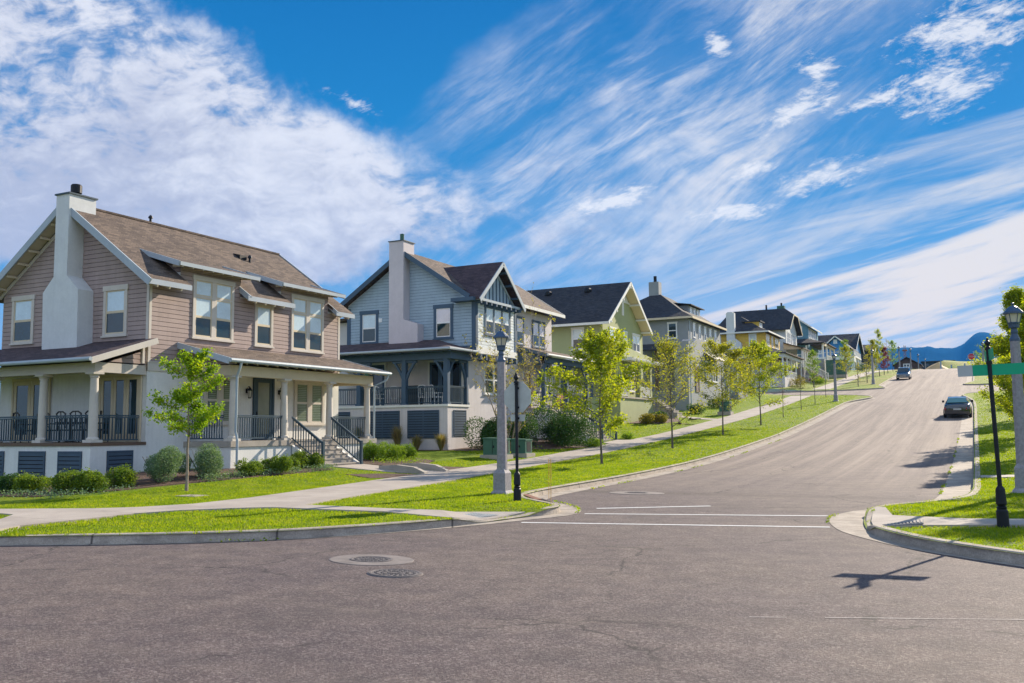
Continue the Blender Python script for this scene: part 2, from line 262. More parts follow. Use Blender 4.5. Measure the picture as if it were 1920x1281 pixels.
def asphalt_mat():
    m, N = base_mat('asphalt'); P = N.n('ShaderNodeNewGeometry').outputs['Position']; s = N.n('ShaderNodeSeparateXYZ', {0: P})
    X, Y = s.outputs[0], s.outputs[1]
    g1 = N.noise(P, 55, 3, .75); g2 = N.noise(P, 2.2, 6, .65); g3 = N.noise(P, .22, 4, .6)
    vor = N.n('ShaderNodeTexVoronoi', {'Vector': P, 'Scale': 48.}); agg = N.mr(N.n('ShaderNodeSeparateXYZ', {0: vor.outputs[1]}).outputs[0], .0, 1., .0, 1., False)
    k = N.mix(N.mr(N.m('ADD', N.m('MULTIPLY', g1, .72), N.m('MULTIPLY', N.noise(P, 24, 3, .8), .28)), .33, .67), (.048, .0365, .037, 1), (.152, .118, .115, 1))
    k = N.mix(N.m('MULTIPLY', N.m('POWER', agg, 3.), .6), k, (.30, .265, .24, 1))
    pt = N.mr(N.noise(N.vm('MULTIPLY', P, (.5, .8, 1)), .55, 4, .65, .6), .52, .66)
    k = N.mix(N.m('MULTIPLY', pt, .22), k, (.055, .047, .045, 1))
    spot = N.n('ShaderNodeTexVoronoi', {'Vector': P, 'Scale': .9}); k = N.mix(N.m('MULTIPLY', N.m('SUBTRACT', 1., N.mr(spot.outputs[0], .03, .10)), .45), k, (.04, .035, .033, 1))
    sw = N.vm('ADD', N.vm('MULTIPLY', P, (.10, 1.0, 0)), N.vm('MULTIPLY', N.noise(P, .15, 2, .5, col=True), (0, 1.2, 0))); k = N.mix(N.m('MULTIPLY', N.mr(N.noise(sw, 1.1, 4, .6), .5, .7), .20), k, (.20, .165, .14, 1))
    k = N.mix(1., k, N.mix(N.mr(g2, .3, .7), (.78, .78, .80, 1), (1.18, 1.16, 1.12, 1)), 'MULTIPLY')
    k = N.mix(1., k, N.mix(N.mr(g3, .35, .65), (.92, .9, .93, 1), (1.1, 1.08, 1.02, 1)), 'MULTIPLY')
    # dusty, worn wheel tracks on the hill and dry streaks along it
    w = N.vm('ADD', P, N.vm('MULTIPLY', N.noise(P, .12, 3, .5, col=True), (.35, 0, 0)))
    tr = N.noise(N.vm('MULTIPLY', w, (1.5, .03, .0)), 1., 5, .65); tr2 = N.noise(N.vm('MULTIPLY', w, (7., .09, .0)), 1., 4, .6)
    hill = N.mr(Y, 20, 48)
    dust = N.m('MULTIPLY', N.m('MULTIPLY', hill, N.m('ADD', N.m('ADD', N.m('MULTIPLY', N.mr(tr, .35, .7), .62), .16), N.m('MULTIPLY', N.mr(tr2, .35, .8), .26))), .78)
    k = N.mix(dust, k, (.36, .29, .235, 1))
    seam = N.m('MULTIPLY', N.mr(N.m('ABSOLUTE', N.m('SUBTRACT', N.m('ADD', Y, N.m('MULTIPLY', g2, .8)), 26.2)), .9, .1), N.mr(N.m('ABSOLUTE', N.m('ADD', X, 5.5)), 6.5, 4.5)); k = N.mix(N.m('MULTIPLY', seam, .35), k, (.04, .034, .033, 1))
    # hairline cracks
    ck = N.n('ShaderNodeTexVoronoi', {'Vector': N.vm('ADD', P, N.vm('MULTIPLY', N.noise(P, 1.2, 4, .6, col=True), (1.2, 1.2, 0))), 'Scale': .17}, feature='DISTANCE_TO_EDGE')
    cr = N.m('MULTIPLY', N.m('SUBTRACT', 1., N.mr(ck.outputs[0], .001, .006)), N.mr(N.noise(P, .5, 3, .6), .42, .58))
    k = N.mix(N.m('MULTIPLY', cr, .75), k, (.03, .027, .025, 1))
    b = N.n('ShaderNodeBsdfPrincipled', {'Base Color': k, 'Roughness': N.mr(g1, .2, .8, .68, .95, False), 'Specular IOR Level': .28})
    bn = N.n('ShaderNodeBump', {'Strength': .85, 'Distance': .012, 'Height': N.m('ADD', g1, N.m('MULTIPLY', agg, .5))}); N.set(b.inputs['Normal'], bn)
    out(N, b); MATS['asphalt'] = m
asphalt_mat()
def walk_mat():
    m, N = base_mat('walk concrete'); P = N.n('ShaderNodeNewGeometry').outputs['Position']; s = N.n('ShaderNodeSeparateXYZ', {0: P})
    j = N.m('PINGPONG', N.m('ADD', s.outputs[1], N.m('MULTIPLY', s.outputs[0], .03)), .85)
    k = N.mix(N.mr(N.noise(P, .8, 6, .65), .3, .7), (.33, .285, .245, 1), (.43, .38, .325, 1))
    k = N.mix(1., k, N.mix(N.mr(N.noise(P, 60, 3, .7), .3, .7), (.88, .88, .88, 1), (1.1, 1.1, 1.1, 1)), 'MULTIPLY')
    jj = N.m('SUBTRACT', 1., N.mr(j, .004, .018)); k = N.mix(N.m('MULTIPLY', jj, .75), k, (.14, .12, .1, 1))
    b = N.n('ShaderNodeBsdfPrincipled', {'Base Color': k, 'Roughness': .82, 'Specular IOR Level': .3})
    bn = N.n('ShaderNodeBump', {'Strength': .4, 'Distance': .006, 'Height': N.m('SUBTRACT', N.noise(P, 70, 4, .6), jj)}); N.set(b.inputs['Normal'], bn)
    out(N, b); MATS['walk concrete'] = m
walk_mat()
mk('mountain', (.02, .06, .10), var=.35, scale=.0016, bump=0, spec=0., rough=.95)

# ------------------------------------------------------------------ mesh helpers
ORG = {}
def reg(o, v): ORG[o.name] = Vector(v)
def thing(name, loc, label, cat, group=None):
    o = bpy.data.objects.new(name, None); COL.objects.link(o); o.location = loc; o.empty_display_size = .3
    o['label'] = label; o['category'] = cat
    if group: o['group'] = group
    reg(o, loc); return o
def tag(o, label=None, cat=None, group=None, kind=None):
    for k, v in (('label', label), ('category', cat), ('group', group), ('kind', kind)):
        if v: o[k] = v
    return o
def make_obj(name, v, f, mats, parent=None, mi=None, smooth=False, org=None):
    me = bpy.data.meshes.new(name)
    og = ORG.get(parent.name, Vector((0, 0, 0))) if parent else Vector(org or (0, 0, 0))
    v = np.asarray(v, dtype=np.float32).reshape(-1, 3) - np.array(og, dtype=np.float32)
    me.from_pydata(v.tolist(), [], f)
    for m in (mats if isinstance(mats, (list, tuple)) else [mats]): me.materials.append(MATS[m])
    if mi is not None and len(me.materials) > 1: me.polygons.foreach_set('material_index', mi)
    if smooth: me.polygons.foreach_set('use_smooth', [True]*len(me.polygons))
    o = bpy.data.objects.new(name, me); COL.objects.link(o)
    if parent: o.parent = parent
    else: o.location = og
    reg(o, og); return o
class MB:
    def __init__(s): s.v = []; s.f = []; s.mi = []
    def add(s, vs, fs, mi=0):
        b = len(s.v); s.v += [tuple(p) for p in vs]; s.f += [tuple(b+i for i in f) for f in fs]; s.mi += [mi]*len(fs); return s
    def hexa(s, p, mi=0): return s.add(p, [(0, 3, 2, 1), (4, 5, 6, 7), (0, 1, 5, 4), (1, 2, 6, 5), (2, 3, 7, 6), (3, 0, 4, 7)], mi)
    def box(s, x0, x1, y0, y1, z0, z1, mi=0): return s.hexa([(x0, y0, z0), (x1, y0, z0), (x1, y1, z0), (x0, y1, z0), (x0, y0, z1), (x1, y0, z1), (x1, y1, z1), (x0, y1, z1)], mi)
    def wb(s, W, u0, u1, z0, z1, d0, d1, mi=0): return s.hexa([W(u0, z0, d0), W(u1, z0, d0), W(u1, z0, d1), W(u0, z0, d1), W(u0, z1, d0), W(u1, z1, d0), W(u1, z1, d1), W(u0, z1, d1)], mi)
    def prism(s, pts, ext, mi=0):
        n = len(pts); e = Vector(ext); q = [Vector(p) for p in pts]
        return s.add(q+[p+e for p in q], [tuple(range(n))[::-1], tuple(range(n, 2*n))]+[(i, (i+1) % n, n+(i+1) % n, n+i) for i in range(n)], mi)
    def beam(s, a, b, w, h, mi=0, upv=(0, 0, 1)):
        a, b = Vector(a), Vector(b); d = (b-a).normalized(); r = d.cross(Vector(upv))
        if r.length < 1e-4: r = Vector((1, 0, 0))
        r.normalize(); u = r.cross(d); r *= w/2; u *= h/2
        return s.hexa([a-r-u, a+r-u, b+r-u, b-r-u, a-r+u, a+r+u, b+r+u, b-r+u], mi)
    def tube(s, pts, rad, n=6, mi=0, cap=True):
        pts = [Vector(p) for p in pts]; b = len(s.v); prev = None
        for i, p in enumerate(pts):
            d = (pts[min(i+1, len(pts)-1)]-pts[max(i-1, 0)]).normalized()
            r = prev - d*prev.dot(d) if prev is not None else d.orthogonal()
            if r.length < 1e-5: r = d.orthogonal()
            r.normalize(); prev = r; t = d.cross(r); R = rad[i] if hasattr(rad, '__len__') else rad
            for k in range(n):
                a = 2*pi*k/n; s.v.append(tuple(p+(r*cos(a)+t*sin(a))*R))
        for i in range(len(pts)-1):
            for k in range(n):
                q = b+i*n; s.f.append((q+k, q+(k+1) % n, q+n+(k+1) % n, q+n+k)); s.mi.append(mi)
        if cap:
            s.f.append(tuple(b+k for k in range(n))[::-1]); s.f.append(tuple(b+(len(pts)-1)*n+k for k in range(n))); s.mi += [mi, mi]
        return s
    def lathe(s, cx, cy, prof, n=16, mi=0, ph=0.):
        b = len(s.v)
        for r, z in prof:
            for k in range(n):
                a = 2*pi*(k+ph)/n; s.v.append((cx+r*cos(a), cy+r*sin(a), z))
        for i in range(len(prof)-1):
            for k in range(n):
                q = b+i*n; s.f.append((q+k, q+(k+1) % n, q+n+(k+1) % n, q+n+k)); s.mi.append(mi)
        s.f.append(tuple(b+k for k in range(n))[::-1]); s.f.append(tuple(b+(len(prof)-1)*n+k for k in range(n))); s.mi += [mi, mi]
        return s
    def quad(s, a, b, c, d, mi=0): return s.add([a, b, c, d], [(0, 1, 2, 3)], mi)
    def build_each(s, name, mats, parent=None):
        """one object per connected piece"""
        p = list(range(len(s.v)))
        def find(i):
            while p[i] != i: p[i] = p[p[i]]; i = p[i]
            return i
        for f in s.f:
            for i in f[1:]: p[find(i)] = find(f[0])
        g = {}
        for f, m in zip(s.f, s.mi): g.setdefault(find(f[0]), []).append((f, m))
        for fs in g.values():
            ids = {}; v = []
            for f, m in fs:
                for i in f:
                    if i not in ids: ids[i] = len(v); v.append(s.v[i])
            make_obj(name, v, [tuple(ids[i] for i in f) for f, m in fs], mats, parent, [m for f, m in fs])
    def build(s, name, mats, parent=None, smooth=False, org=None): return make_obj(name, s.v, s.f, mats, parent, s.mi, smooth, org)
def copy_tree(o, parent=None, loc=None, rz=None, label=None):
    c = o.copy(); COL.objects.link(c)
    if parent: c.parent = parent
    if loc is not None: c.location = loc
    if rz is not None: c.rotation_euler.z = rz
    if label: c['label'] = label
    for ch in list(o.children): copy_tree(ch, c)
    return c

# ------------------------------------------------------------------ terrain
RY = [-60, 22, 28, 36, 44, 60, 76, 90, 110, 133, 150, 172, 184, 200, 218, 232, 248, 285, 400]
RZ = [0, 0, .02, .13, .38, 1.25, 2.5, 3.75, 5.5, 7.45, 9.0, 10.9, 11.85, 12.95, 14.05, 14.95, 15.8, 17.1, 17.3]
def zr(y): return float(np.interp(y, RY, RZ))
_yy = np.arange(-60, 400, 1.); _zz = np.interp(_yy, RY, RZ); _k = np.ones(9)/9; _zs = np.convolve(np.pad(_zz, 4, 'edge'), _k, 'valid')
def zr(y): return float(np.interp(y, _yy, _zs))
def ss(a, b, x): t = min(max((x-a)/(b-a), 0), 1); return t*t*(3-2*t)
def LW(x, y):
    z = zr(y)+.15
    z += .42*ss(-18.6, -24, x)*ss(15, 25, y)
    if x > 0: z += .03*min(x, 8)*ss(16, 30, y)
    if -2.6 < x < 0 and 16 < y < 21: z -= .115*(1-ss(-1.9, -.9, x))*ss(16.9, 17.6, y)*(1-ss(19.7, 20.5, y))
    if -12 < x < -8 and 15 < y < 19: z -= .12*ss(-10.6, -9.1, x)*ss(15.6, 16.4, y)*(1-ss(17.7, 18.6, y))
    if y > 286: z = 17.2
    if x < -60: z -= min((-60-x)*.01, 3)
    if x > 40: z -= min((x-40)*.01, 3)
    return z
def inpoly(x, y, P):
    c = False; n = len(P); j = n-1
    for i in range(n):
        xi, yi = P[i]; xj, yj = P[j]
        if (yi > y) != (yj > y) and x < (xj-xi)*(y-yi)/(yj-yi)+xi: c = not c
        j = i
    return c
def inpoly_np(x, y, P):
    c = np.zeros(len(x), bool); n = len(P); j = n-1
    for i in range(n):
        xi, yi = P[i]; xj, yj = P[j]
        t = (yi > y) != (yj > y)
        with np.errstate(divide='ignore', invalid='ignore'): xx = (xj-xi)*(y-yi)/((yj-yi) or 1e-9)+xi
        c ^= (t & (x < xx)); j = i
    return c
def smooth_line(P, it=2):
    for _ in range(it):
        Q = [P[0]]
        for a, b in zip(P, P[1:]):
            if sqrt((b[0]-a[0])**2+(b[1]-a[1])**2) > 6: Q += [tuple(a[i]*.97+b[i]*.03 for i in range(len(a))), tuple(a[i]*.03+b[i]*.97 for i in range(len(a)))]
            else: Q += [tuple(a[i]*.75+b[i]*.25 for i in range(len(a))), tuple(a[i]*.25+b[i]*.75 for i in range(len(a)))]
        P = Q+[P[-1]]
    return P
# curb face lines: x, y, curb height, pan width
CL = [(-95, -24, .15, .1), (-40, -1, .15, .1), (-24, 6.0, .15, .1), (-18.5, 8.6, .1, .1), (-17.2, 9.2, .02, .15), (-15.6, 9.9, .02, .15), (-14.83, 10.19, .14, .1), (-12.64, 11.33, .15, .1), (-11.35, 12.29, .15, .1), (-10.69, 12.89, .15, .1), (-9.9, 14.1, .15, .1), (-9.39, 15.08, .15, .12),
      (-9.0, 16.2, .10, .2), (-8.85, 16.8, .015, .28), (-8.74, 17.5, .015, .35), (-8.6, 18.0, .05, .4), (-8.42, 18.5, .14, .4), (-8.40, 19.1, .15, .4), (-8.75, 19.7, .15, .55), (-9.5, 20.4, .15, .8), (-10.2, 21.1, .15, .8), (-10.8, 22.0, .15, .55), (-11.1, 23.4, .15, .5), (-11.25, 25.5, .15, .5),
      (-11.3, 40, .15, .55), (-11.3, 60, .15, .55), (-11.3, 80, .15, .55), (-11.2, 94, .15, .6), (-10.6, 97.5, .15, .7), (-9.6, 100.8, .15, .4), (-9.5, 102.6, .15, .15), (-10.2, 104.6, .15, .15), (-13, 107.5, .15, .15), (-18, 109, .15, .15), (-60, 110, .15, .15)]
CL2 = [(-60, 119, .15, .15), (-16, 119, .15, .15), (-12.5, 120, .15, .15), (-10.2, 122, .15, .15), (-9.9, 123.4, .15, .3), (-10.8, 126.5, .15, .6), (-11.2, 130, .15, .6), (-11.3, 160, .15, .6), (-11.3, 190, .15, .6), (-11.3, 240, .15, .6), (-11.3, 283, .15, .6)]
CR = [(-.2, 283, .15, .75), (-.2, 240, .15, .75), (-.2, 190, .15, .75), (-.2, 160, .15, .75), (-.3, 133, .15, .75), (-1.2, 129, .15, .6), (-1.5, 126.5, .15, .3), (-.6, 125, .15, .15), (3, 124.5, .15, .15), (60, 124, .15, .15)]
CR2 = [(60, 108, .15, .15), (5, 107.6, .15, .15), (.5, 106.3, .15, .15), (-1.2, 104.2, .15, .3), (-1.3, 101.8, .15, .4), (-.8, 97.8, .15, .7), (-.3, 92.8, .15, .8), (-.2, 87, .15, .8), (-.2, 60, .15, .8), (-.2, 40, .15, .8), (-.2, 28, .15, .78), (-.3, 25.6, .15, .75),
       (-.7, 23.9, .15, .6), (-1.4, 22.7, .15, .5), (-2.0, 21.7, .15, .55), (-2.15, 20.6, .14, .65), (-2.12, 19.8, .06, .68), (-2.05, 19.0, .015, .62), (-1.93, 18.1, .03, .52), (-1.8, 17.5, .13, .45), (-1.56, 16.69, .15, .28), (-.96, 15.61, .15, .2), (-.16, 14.69, .15, .16), (.45, 14.15, .15, .14), (1.6, 13.2, .15, .14), (4, 11.6, .15, .14), (10, 8, .15, .14), (30, -3, .15, .14), (95, -30, .15, .14)]
CLs, CL2s, CRs, CR2s = [smooth_line(p, 2) for p in (CL, CL2, CR, CR2)]
ASPH = [p[:2] for p in CLs]+[p[:2] for p in CL2s]+[p[:2] for p in CRs]+[p[:2] for p in CR2s]+[(110, -75), (-110, -75)]

def cdt(loops, pts):
    vs = []; es = []
    for lp in loops:
        b = len(vs); vs += [Vector(p) for p in lp]; es += [(b+i, b+(i+1) % len(lp)) for i in range(len(lp))]
    vs += [Vector(p) for p in pts]
    v, e, f, *_ = delaunay_2d_cdt(vs, es, [], 0, 1e-5)
    return [(p.x, p.y) for p in v], [tuple(t) for t in f]
def dens(lp, step):
    o = []
    for a, b in zip(lp, lp[1:]+lp[:1]):
        n = max(1, int(sqrt((a[0]-b[0])**2+(a[1]-b[1])**2)/step)); o += [(a[0]+(b[0]-a[0])*i/n, a[1]+(b[1]-a[1])*i/n) for i in range(n)]
    return o
def grid_pts():
    g = []
    for (x0, x1, y0, y1, s) in ((-44, 8, 2, 62, 1.), (-60, 30, 62, 300, 2.5), (-110, -44, -60, 62, 8), (8, 110, -60, 62, 8), (-44, 8, -60, 2, 4), (-200, -60, 62, 400, 14), (30, 200, 62, 400, 14), (-60, 30, 300, 420, 8)):
        x = x0
        while x < x1:
            y = y0
            while y < y1: g.append((x+.013*(y % 3), y+.011)); y += s
            x += s
    g += [(-12+.4*i+.003*j, 15.2+.4*j) for i in range(9) for j in range(9)]+[(-1.9+.35*i+.003*j, 16.6+.35*j) for i in range(12) for j in range(12)]
    for R in (600, 1500, 4000, 9000): g += [(R*cos(a*pi/12), R*sin(a*pi/12)) for a in range(24)]
    return g
SWN = [(-14.03, 17.13), (-14.38, 18.53), (-15.16, 22.5), (-15.95, 27.15), (-16.8, 32.35), (-17.5, 40), (-17.5, 60), (-16.6, 78), (-16.3, 92), (-16.4, 107)]
SWF = [(-18.6, 107), (-18.6, 92), (-18.9, 80), (-19.4, 60), (-19.7, 45), (-19.3, 33), (-18.7, 27), (-17.75, 22.2), (-16.95, 18.5), (-16.8, 16.4)]
walk = SWN+SWF+[(-17.3, 15.2), (-18, 14.59), (-19.99, 13.7), (-30, 9.9), (-30, 8.2), (-22, 11.6), (-19.1, 12.98), (-18.3, 12.85), (-17.6, 12.1), (-17.3, 10.6), (-17.15, 9.4), (-15.7, 10.1), (-15.67, 10.76), (-15.94, 11.33), (-15.94, 12.73), (-15.99, 13.95), (-15.69, 14.94), (-14.9, 15.85), (-14.3, 16.3), (-11.23, 16.27), (-9.3, 15.9), (-9.0, 16.7), (-8.95, 17.6), (-8.8, 18.05), (-10.01, 17.12), (-11.62, 16.95)]
RWALK = [(-2.0, 20.9), (-1.98, 20.0), (-1.9, 18.9), (-1.75, 17.8), (-1.62, 17.3), (-1.35, 17.1), (-1.0, 17.3), (.6, 17.95), (14, 22), (14, 23.2), (.65, 19.05), (-.2, 18.8), (-1.0, 18.95), (-1.6, 19.9), (-1.8, 20.8)]
outline = dens([p for p in ASPH], 4.)
gv, gf = cdt([outline], grid_pts())
inside = [inpoly(sum(gv[i][0] for i in t)/3, sum(gv[i][1] for i in t)/3, ASPH) for t in gf]
def sub(flag, zf):
    ids = {}; v = []; f = []
    for t, ins in zip(gf, inside):
        if ins != flag: continue
        q = []
        for i in t:
            if i not in ids: ids[i] = len(v); v.append((gv[i][0], gv[i][1], zf(*gv[i])))
            q.append(ids[i])
        f.append(tuple(q))
    return v, f
v, f = sub(False, lambda x, y: LW(x, y)-(.06 if (-32 < x < 15 and y < 30 and (inpoly(x, y, walk) or inpoly(x, y, RWALK))) else 0)); tag(make_obj('ground', v, f, 'lawn', smooth=True), kind='structure')
v, f = sub(True, lambda x, y: zr(y)); tag(make_obj('road', v, f, 'asphalt', smooth=True), kind='structure')

def curb(P):
    """concrete curb with its gutter pan swept along the face line; the road lies to the right of the line"""
    prof = lambda h, w: [(w, .004), (w, .008), (0, .010), (-.03, h+.0), (-.05, h+.015), (-.19, h+.02), (-.21, h-.02), (-.21, -.1)]
    n = len(P); V = []; F = []; Q = []
    for i, p in enumerate(P):  # densify long runs
        if i and sqrt((p[0]-P[i-1][0])**2+(p[1]-P[i-1][1])**2) > 3:
            a = P[i-1]; m = int(sqrt((p[0]-a[0])**2+(p[1]-a[1])**2)/2.5)
            Q += [tuple(a[k]+(p[k]-a[k])*j/m for k in range(4)) for j in range(1, m)]
        Q.append(p)
    n = len(Q)
    for i, p in enumerate(Q):
        a, b = Q[max(i-1, 0)], Q[min(i+1, n-1)]; tx, ty = b[0]-a[0], b[1]-a[1]; L = sqrt(tx*tx+ty*ty) or 1
        nx, ny = ty/L, -tx/L
        for d, z in prof(p[2], p[3]): V.append((p[0]+nx*d, p[1]+ny*d, zr(p[1])+z))
    k = 8
    for i in range(n-1):
        for j in range(k-1): F.append((i*k+j, i*k+j+1, (i+1)*k+j+1, (i+1)*k+j))
    return V, F
V = []; Fc = []
for P in (CLs, CL2s, CRs, CR2s):
    a, b = curb(P); o = len(V); V += a; Fc += [tuple(o+i for i in q) for q in b]
def curb_mat():
    m, N = base_mat('curb concrete'); P = N.n('ShaderNodeNewGeometry').outputs['Position']; s = N.n('ShaderNodeSeparateXYZ', {0: P})
    far = N.m('PINGPONG', s.outputs[1], 1.5); near = N.m('PINGPONG', N.m('ADD', N.m('MULTIPLY', s.outputs[0], .85), N.m('MULTIPLY', s.outputs[1], .5)), 1.5)
    j = N.m('ADD', N.m('MULTIPLY', far, N.m('GREATER_THAN', s.outputs[1], 22)), N.m('MULTIPLY', near, N.m('LESS_THAN', s.outputs[1], 22)))
    k = N.mix(N.mr(N.noise(P, 1.6, 6, .7), .3, .7), (.30, .255, .21, 1), (.44, .38, .31, 1))
    k = N.mix(1., k, N.mix(N.mr(N.noise(P, 40, 3, .7), .3, .7), (.8, .8, .8, 1), (1.15, 1.15, 1.15, 1)), 'MULTIPLY')
    stain_shade = N.mr(N.noise(N.vm('MULTIPLY', P, (1., 1., 5.)), 2.4, 5, .7), .45, .65); k = N.mix(N.m('MULTIPLY', stain_shade, .45), k, (.16, .14, .12, 1))  # blotchy stain, also painting in the darkness of the shaded curb face
    jj = N.m('SUBTRACT', 1., N.mr(j, .006, .028)); k = N.mix(N.m('MULTIPLY', jj, .85), k, (.06, .05, .045, 1))
    b = N.n('ShaderNodeBsdfPrincipled', {'Base Color': k, 'Roughness': .85, 'Specular IOR Level': .25})
    bn = N.n('ShaderNodeBump', {'Strength': .5, 'Distance': .01, 'Height': N.m('SUBTRACT', N.noise(P, 50, 4, .6), jj)}); N.set(b.inputs['Normal'], bn)
    out(N, b); MATS['curb concrete'] = m
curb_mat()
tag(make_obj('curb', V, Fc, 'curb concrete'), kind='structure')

PAVE = []
def sheet(name, poly, mat, off=.03, step=1.2, skirt=.08, zf=None, **kw):
    zf = zf or LW
    xs = [p[0] for p in poly]; ys = [p[1] for p in poly]; pts = []
    x = min(xs)+step*.4
    while x < max(xs):
        y = min(ys)+step*.4
        while y < max(ys):
            if inpoly(x, y, poly): pts.append((x, y))
            y += step
        x += step
    lp = dens(poly, step); v, f = cdt([lp], pts)
    f = [t for t in f if inpoly(sum(v[i][0] for i in t)/3, sum(v[i][1] for i in t)/3, poly)]
    V = [(p[0], p[1], zf(*p)+off) for p in v]; n = len(lp); b = len(V)
    V += [(p[0], p[1], zf(*p)+off) for p in lp]+[(p[0], p[1], zf(*p)+off-skirt) for p in lp]
    f = list(f)+[(b+i, b+(i+1) % n, b+n+(i+1) % n, b+n+i) for i in range(n)]
    PAVE.append(poly)
    return tag(make_obj(name, V, f, mat), **kw)
def zwalk(x, y):
    z = LW(x, y)
    return z
sheet('sidewalk', walk, 'walk concrete', .035, kind='structure', zf=zwalk)
sheet('sidewalk', [(-18.6, 121.5), (-18.6, 160), (-18.6, 283), (-16.4, 283), (-16.4, 160), (-16.4, 121.5)], 'walk concrete', .035, 2.5, kind='structure')
sheet('sidewalk', RWALK, 'walk concrete', .035, kind='structure', zf=LW)
sheet('path', [(-.0, 33.3), (-.0, 32.3), (9, 33.1), (9, 34.1)], 'walk concrete', .03, kind='structure')
sheet('path', [(-22.45, 28.75), (-22.45, 30.75), (-20.4, 31.3), (-19.0, 31.6), (-19.0, 30.4), (-20.4, 29.6)], 'walk concrete', .035, kind='structure')
sheet('path', [(-20.1, 52.0), (-20.1, 54.4), (-19.3, 55.2), (-19.3, 51.4)], 'walk concrete', .035, kind='structure')
sheet('path', [(-22.8, 74.0), (-22.8, 75.2), (-19.0, 75.2), (-19.0, 74.0)], 'walk concrete', .035, kind='structure')

def pad(name, x0, y0, x1, y1, px, py, mat, n, label, cat, zf, off):
    pass
# tactile strips at the two ramps
def tactile(q, zf, label, striped=False):
    mb = MB(); P = [Vector(p) for p in q]; n = 11
    for i in range(n):
        for j in range(7 if not striped else 1):
            def pt(s, t): a = P[0].lerp(P[1], s).lerp(P[3].lerp(P[2], s), t); return (a.x, a.y, zf(a.x, a.y))
            m_ = 7 if not striped else 1
            s0, s1, t0, t1 = (i+.15)/n, (i+.7)/n, (j+.12)/m_, (j+.88)/m_
            c = [pt(s0, t0), pt(s1, t0), pt(s1, t1), pt(s0, t1)]
            mb.hexa([(a, b, z) for a, b, z in c]+[(a, b, z+.012) for a, b, z in c])
    c = [(p.x, p.y, zf(p.x, p.y)) for p in P]; mb.hexa([(a, b, z-.02) for a, b, z in c]+[(a, b, z+.004) for a, b, z in c], 1)
    o = mb.build('tactile_strip', ['walk concrete' if striped else 'sign back', 'tactile grey'])
    tag(o, label, 'tactile paving', 'tactile strips at the kerb ramps')
tactile([(-9.75, 16.55), (-9.6, 17.45), (-9.12, 17.45), (-9.2, 16.5)], lambda x, y: zwalk(x, y)+.045, 'grey dotted tactile plate on the kerb ramp left of the crosswalk')
tactile([(-1.62, 17.95), (-.95, 18.2), (-.92, 17.55), (-1.5, 17.3)], lambda x, y: LW(x, y)+.045, 'grey striped tactile plate on the kerb ramp below the green street sign', True)

# painted lines, sheets 5 mm above the asphalt
def stripe(name, a, b, w, label, group=None, wear=0):
    L = sqrt((b[0]-a[0])**2+(b[1]-a[1])**2); nx, ny = -(b[1]-a[1])/L*w/2, (b[0]-a[0])/L*w/2; n = max(2, int(L/(.35 if wear else .5))); v = []; f = []
    rnd = random.Random(3)
    for i in range(n+1):
        t = i/n; x, y = a[0]+(b[0]-a[0])*t, a[1]+(b[1]-a[1])*t; k = 1-(rnd.random()*wear); k2 = 1-(rnd.random()*wear)
        v += [(x+nx*k, y+ny*k, zr(y)+.006), (x-nx*k2, y-ny*k2, zr(y)+.006)]
    for i in range(n):
        if wear and rnd.random() < .3: continue
        f.append((2*i, 2*i+1, 2*i+3, 2*i+2))
    o = make_obj(name, v, f, 'faded paint' if wear else 'paint white'); tag(o, label, 'road marking', group)
stripe('crosswalk_line', (-8.3, 16.85), (-2.55, 18.15), .13, 'nearest of the three white lines across the mouth of the hill street', 'white lines across the hill street')
stripe('crosswalk_line', (-7.85, 19.1), (-2.9, 20.4), .13, 'middle of the three white lines across the mouth of the hill street', 'white lines across the hill street')
stripe('stop_line', (-8.1, 20.45), (-5.8, 22.0), .16, 'short white stop line, farthest of the lines and reaching only half across', 'white lines across the hill street')
stripe('lane_line', (-2.1, 9.3), (1.6, 10.75), .028, 'faint worn white line on the near road at the lower right', wear=.9)
# iron covers in the road
def manhole(x, y, r, collar, label, mat='iron', zo=0):
    t = thing('manhole_cover', (x, y, zr(y)), label, 'manhole cover', 'covers set in the asphalt')
    z = zr(y)
    if collar: MB().lathe(x, y, [(collar, z-.02), (collar, z+.006), (collar-.02, z+.009), (.05, z+.010)], 40).build('collar', 'worn collar', t)
    m = MB().lathe(x, y, [(r, z), (r, z+.016), (r-.04, z+.018), (r-.05, z+.013), (.02, z+.013)], 32)
    for k in range(1, 4):
        for a in range(10+4*k): m.lathe(x+r*.24*k*cos(a*2*pi/(10+4*k)), y+r*.24*k*sin(a*2*pi/(10+4*k)), [(.025, z+.012), (.022, z+.02)], 5)
    m.build('lid', mat, t)
    for ch_ in t.children: ch_.data.transform(Matrix.Rotation(-radians(10), 4, 'Z')@Matrix.Diagonal((1, .72, 1, 1))@Matrix.Rotation(radians(10), 4, 'Z'))
manhole(-7.95, 11.2, .36, .70, 'large round iron lid in a wide pale concrete collar on the near road')
manhole(-6.9, 10.25, .40, .42, 'dark pitted iron lid in front of the large manhole', 'iron')
manhole(-8.9, 25.6, .36, .85, 'iron lid in a pale concrete ring just up the hill street from the stop line')

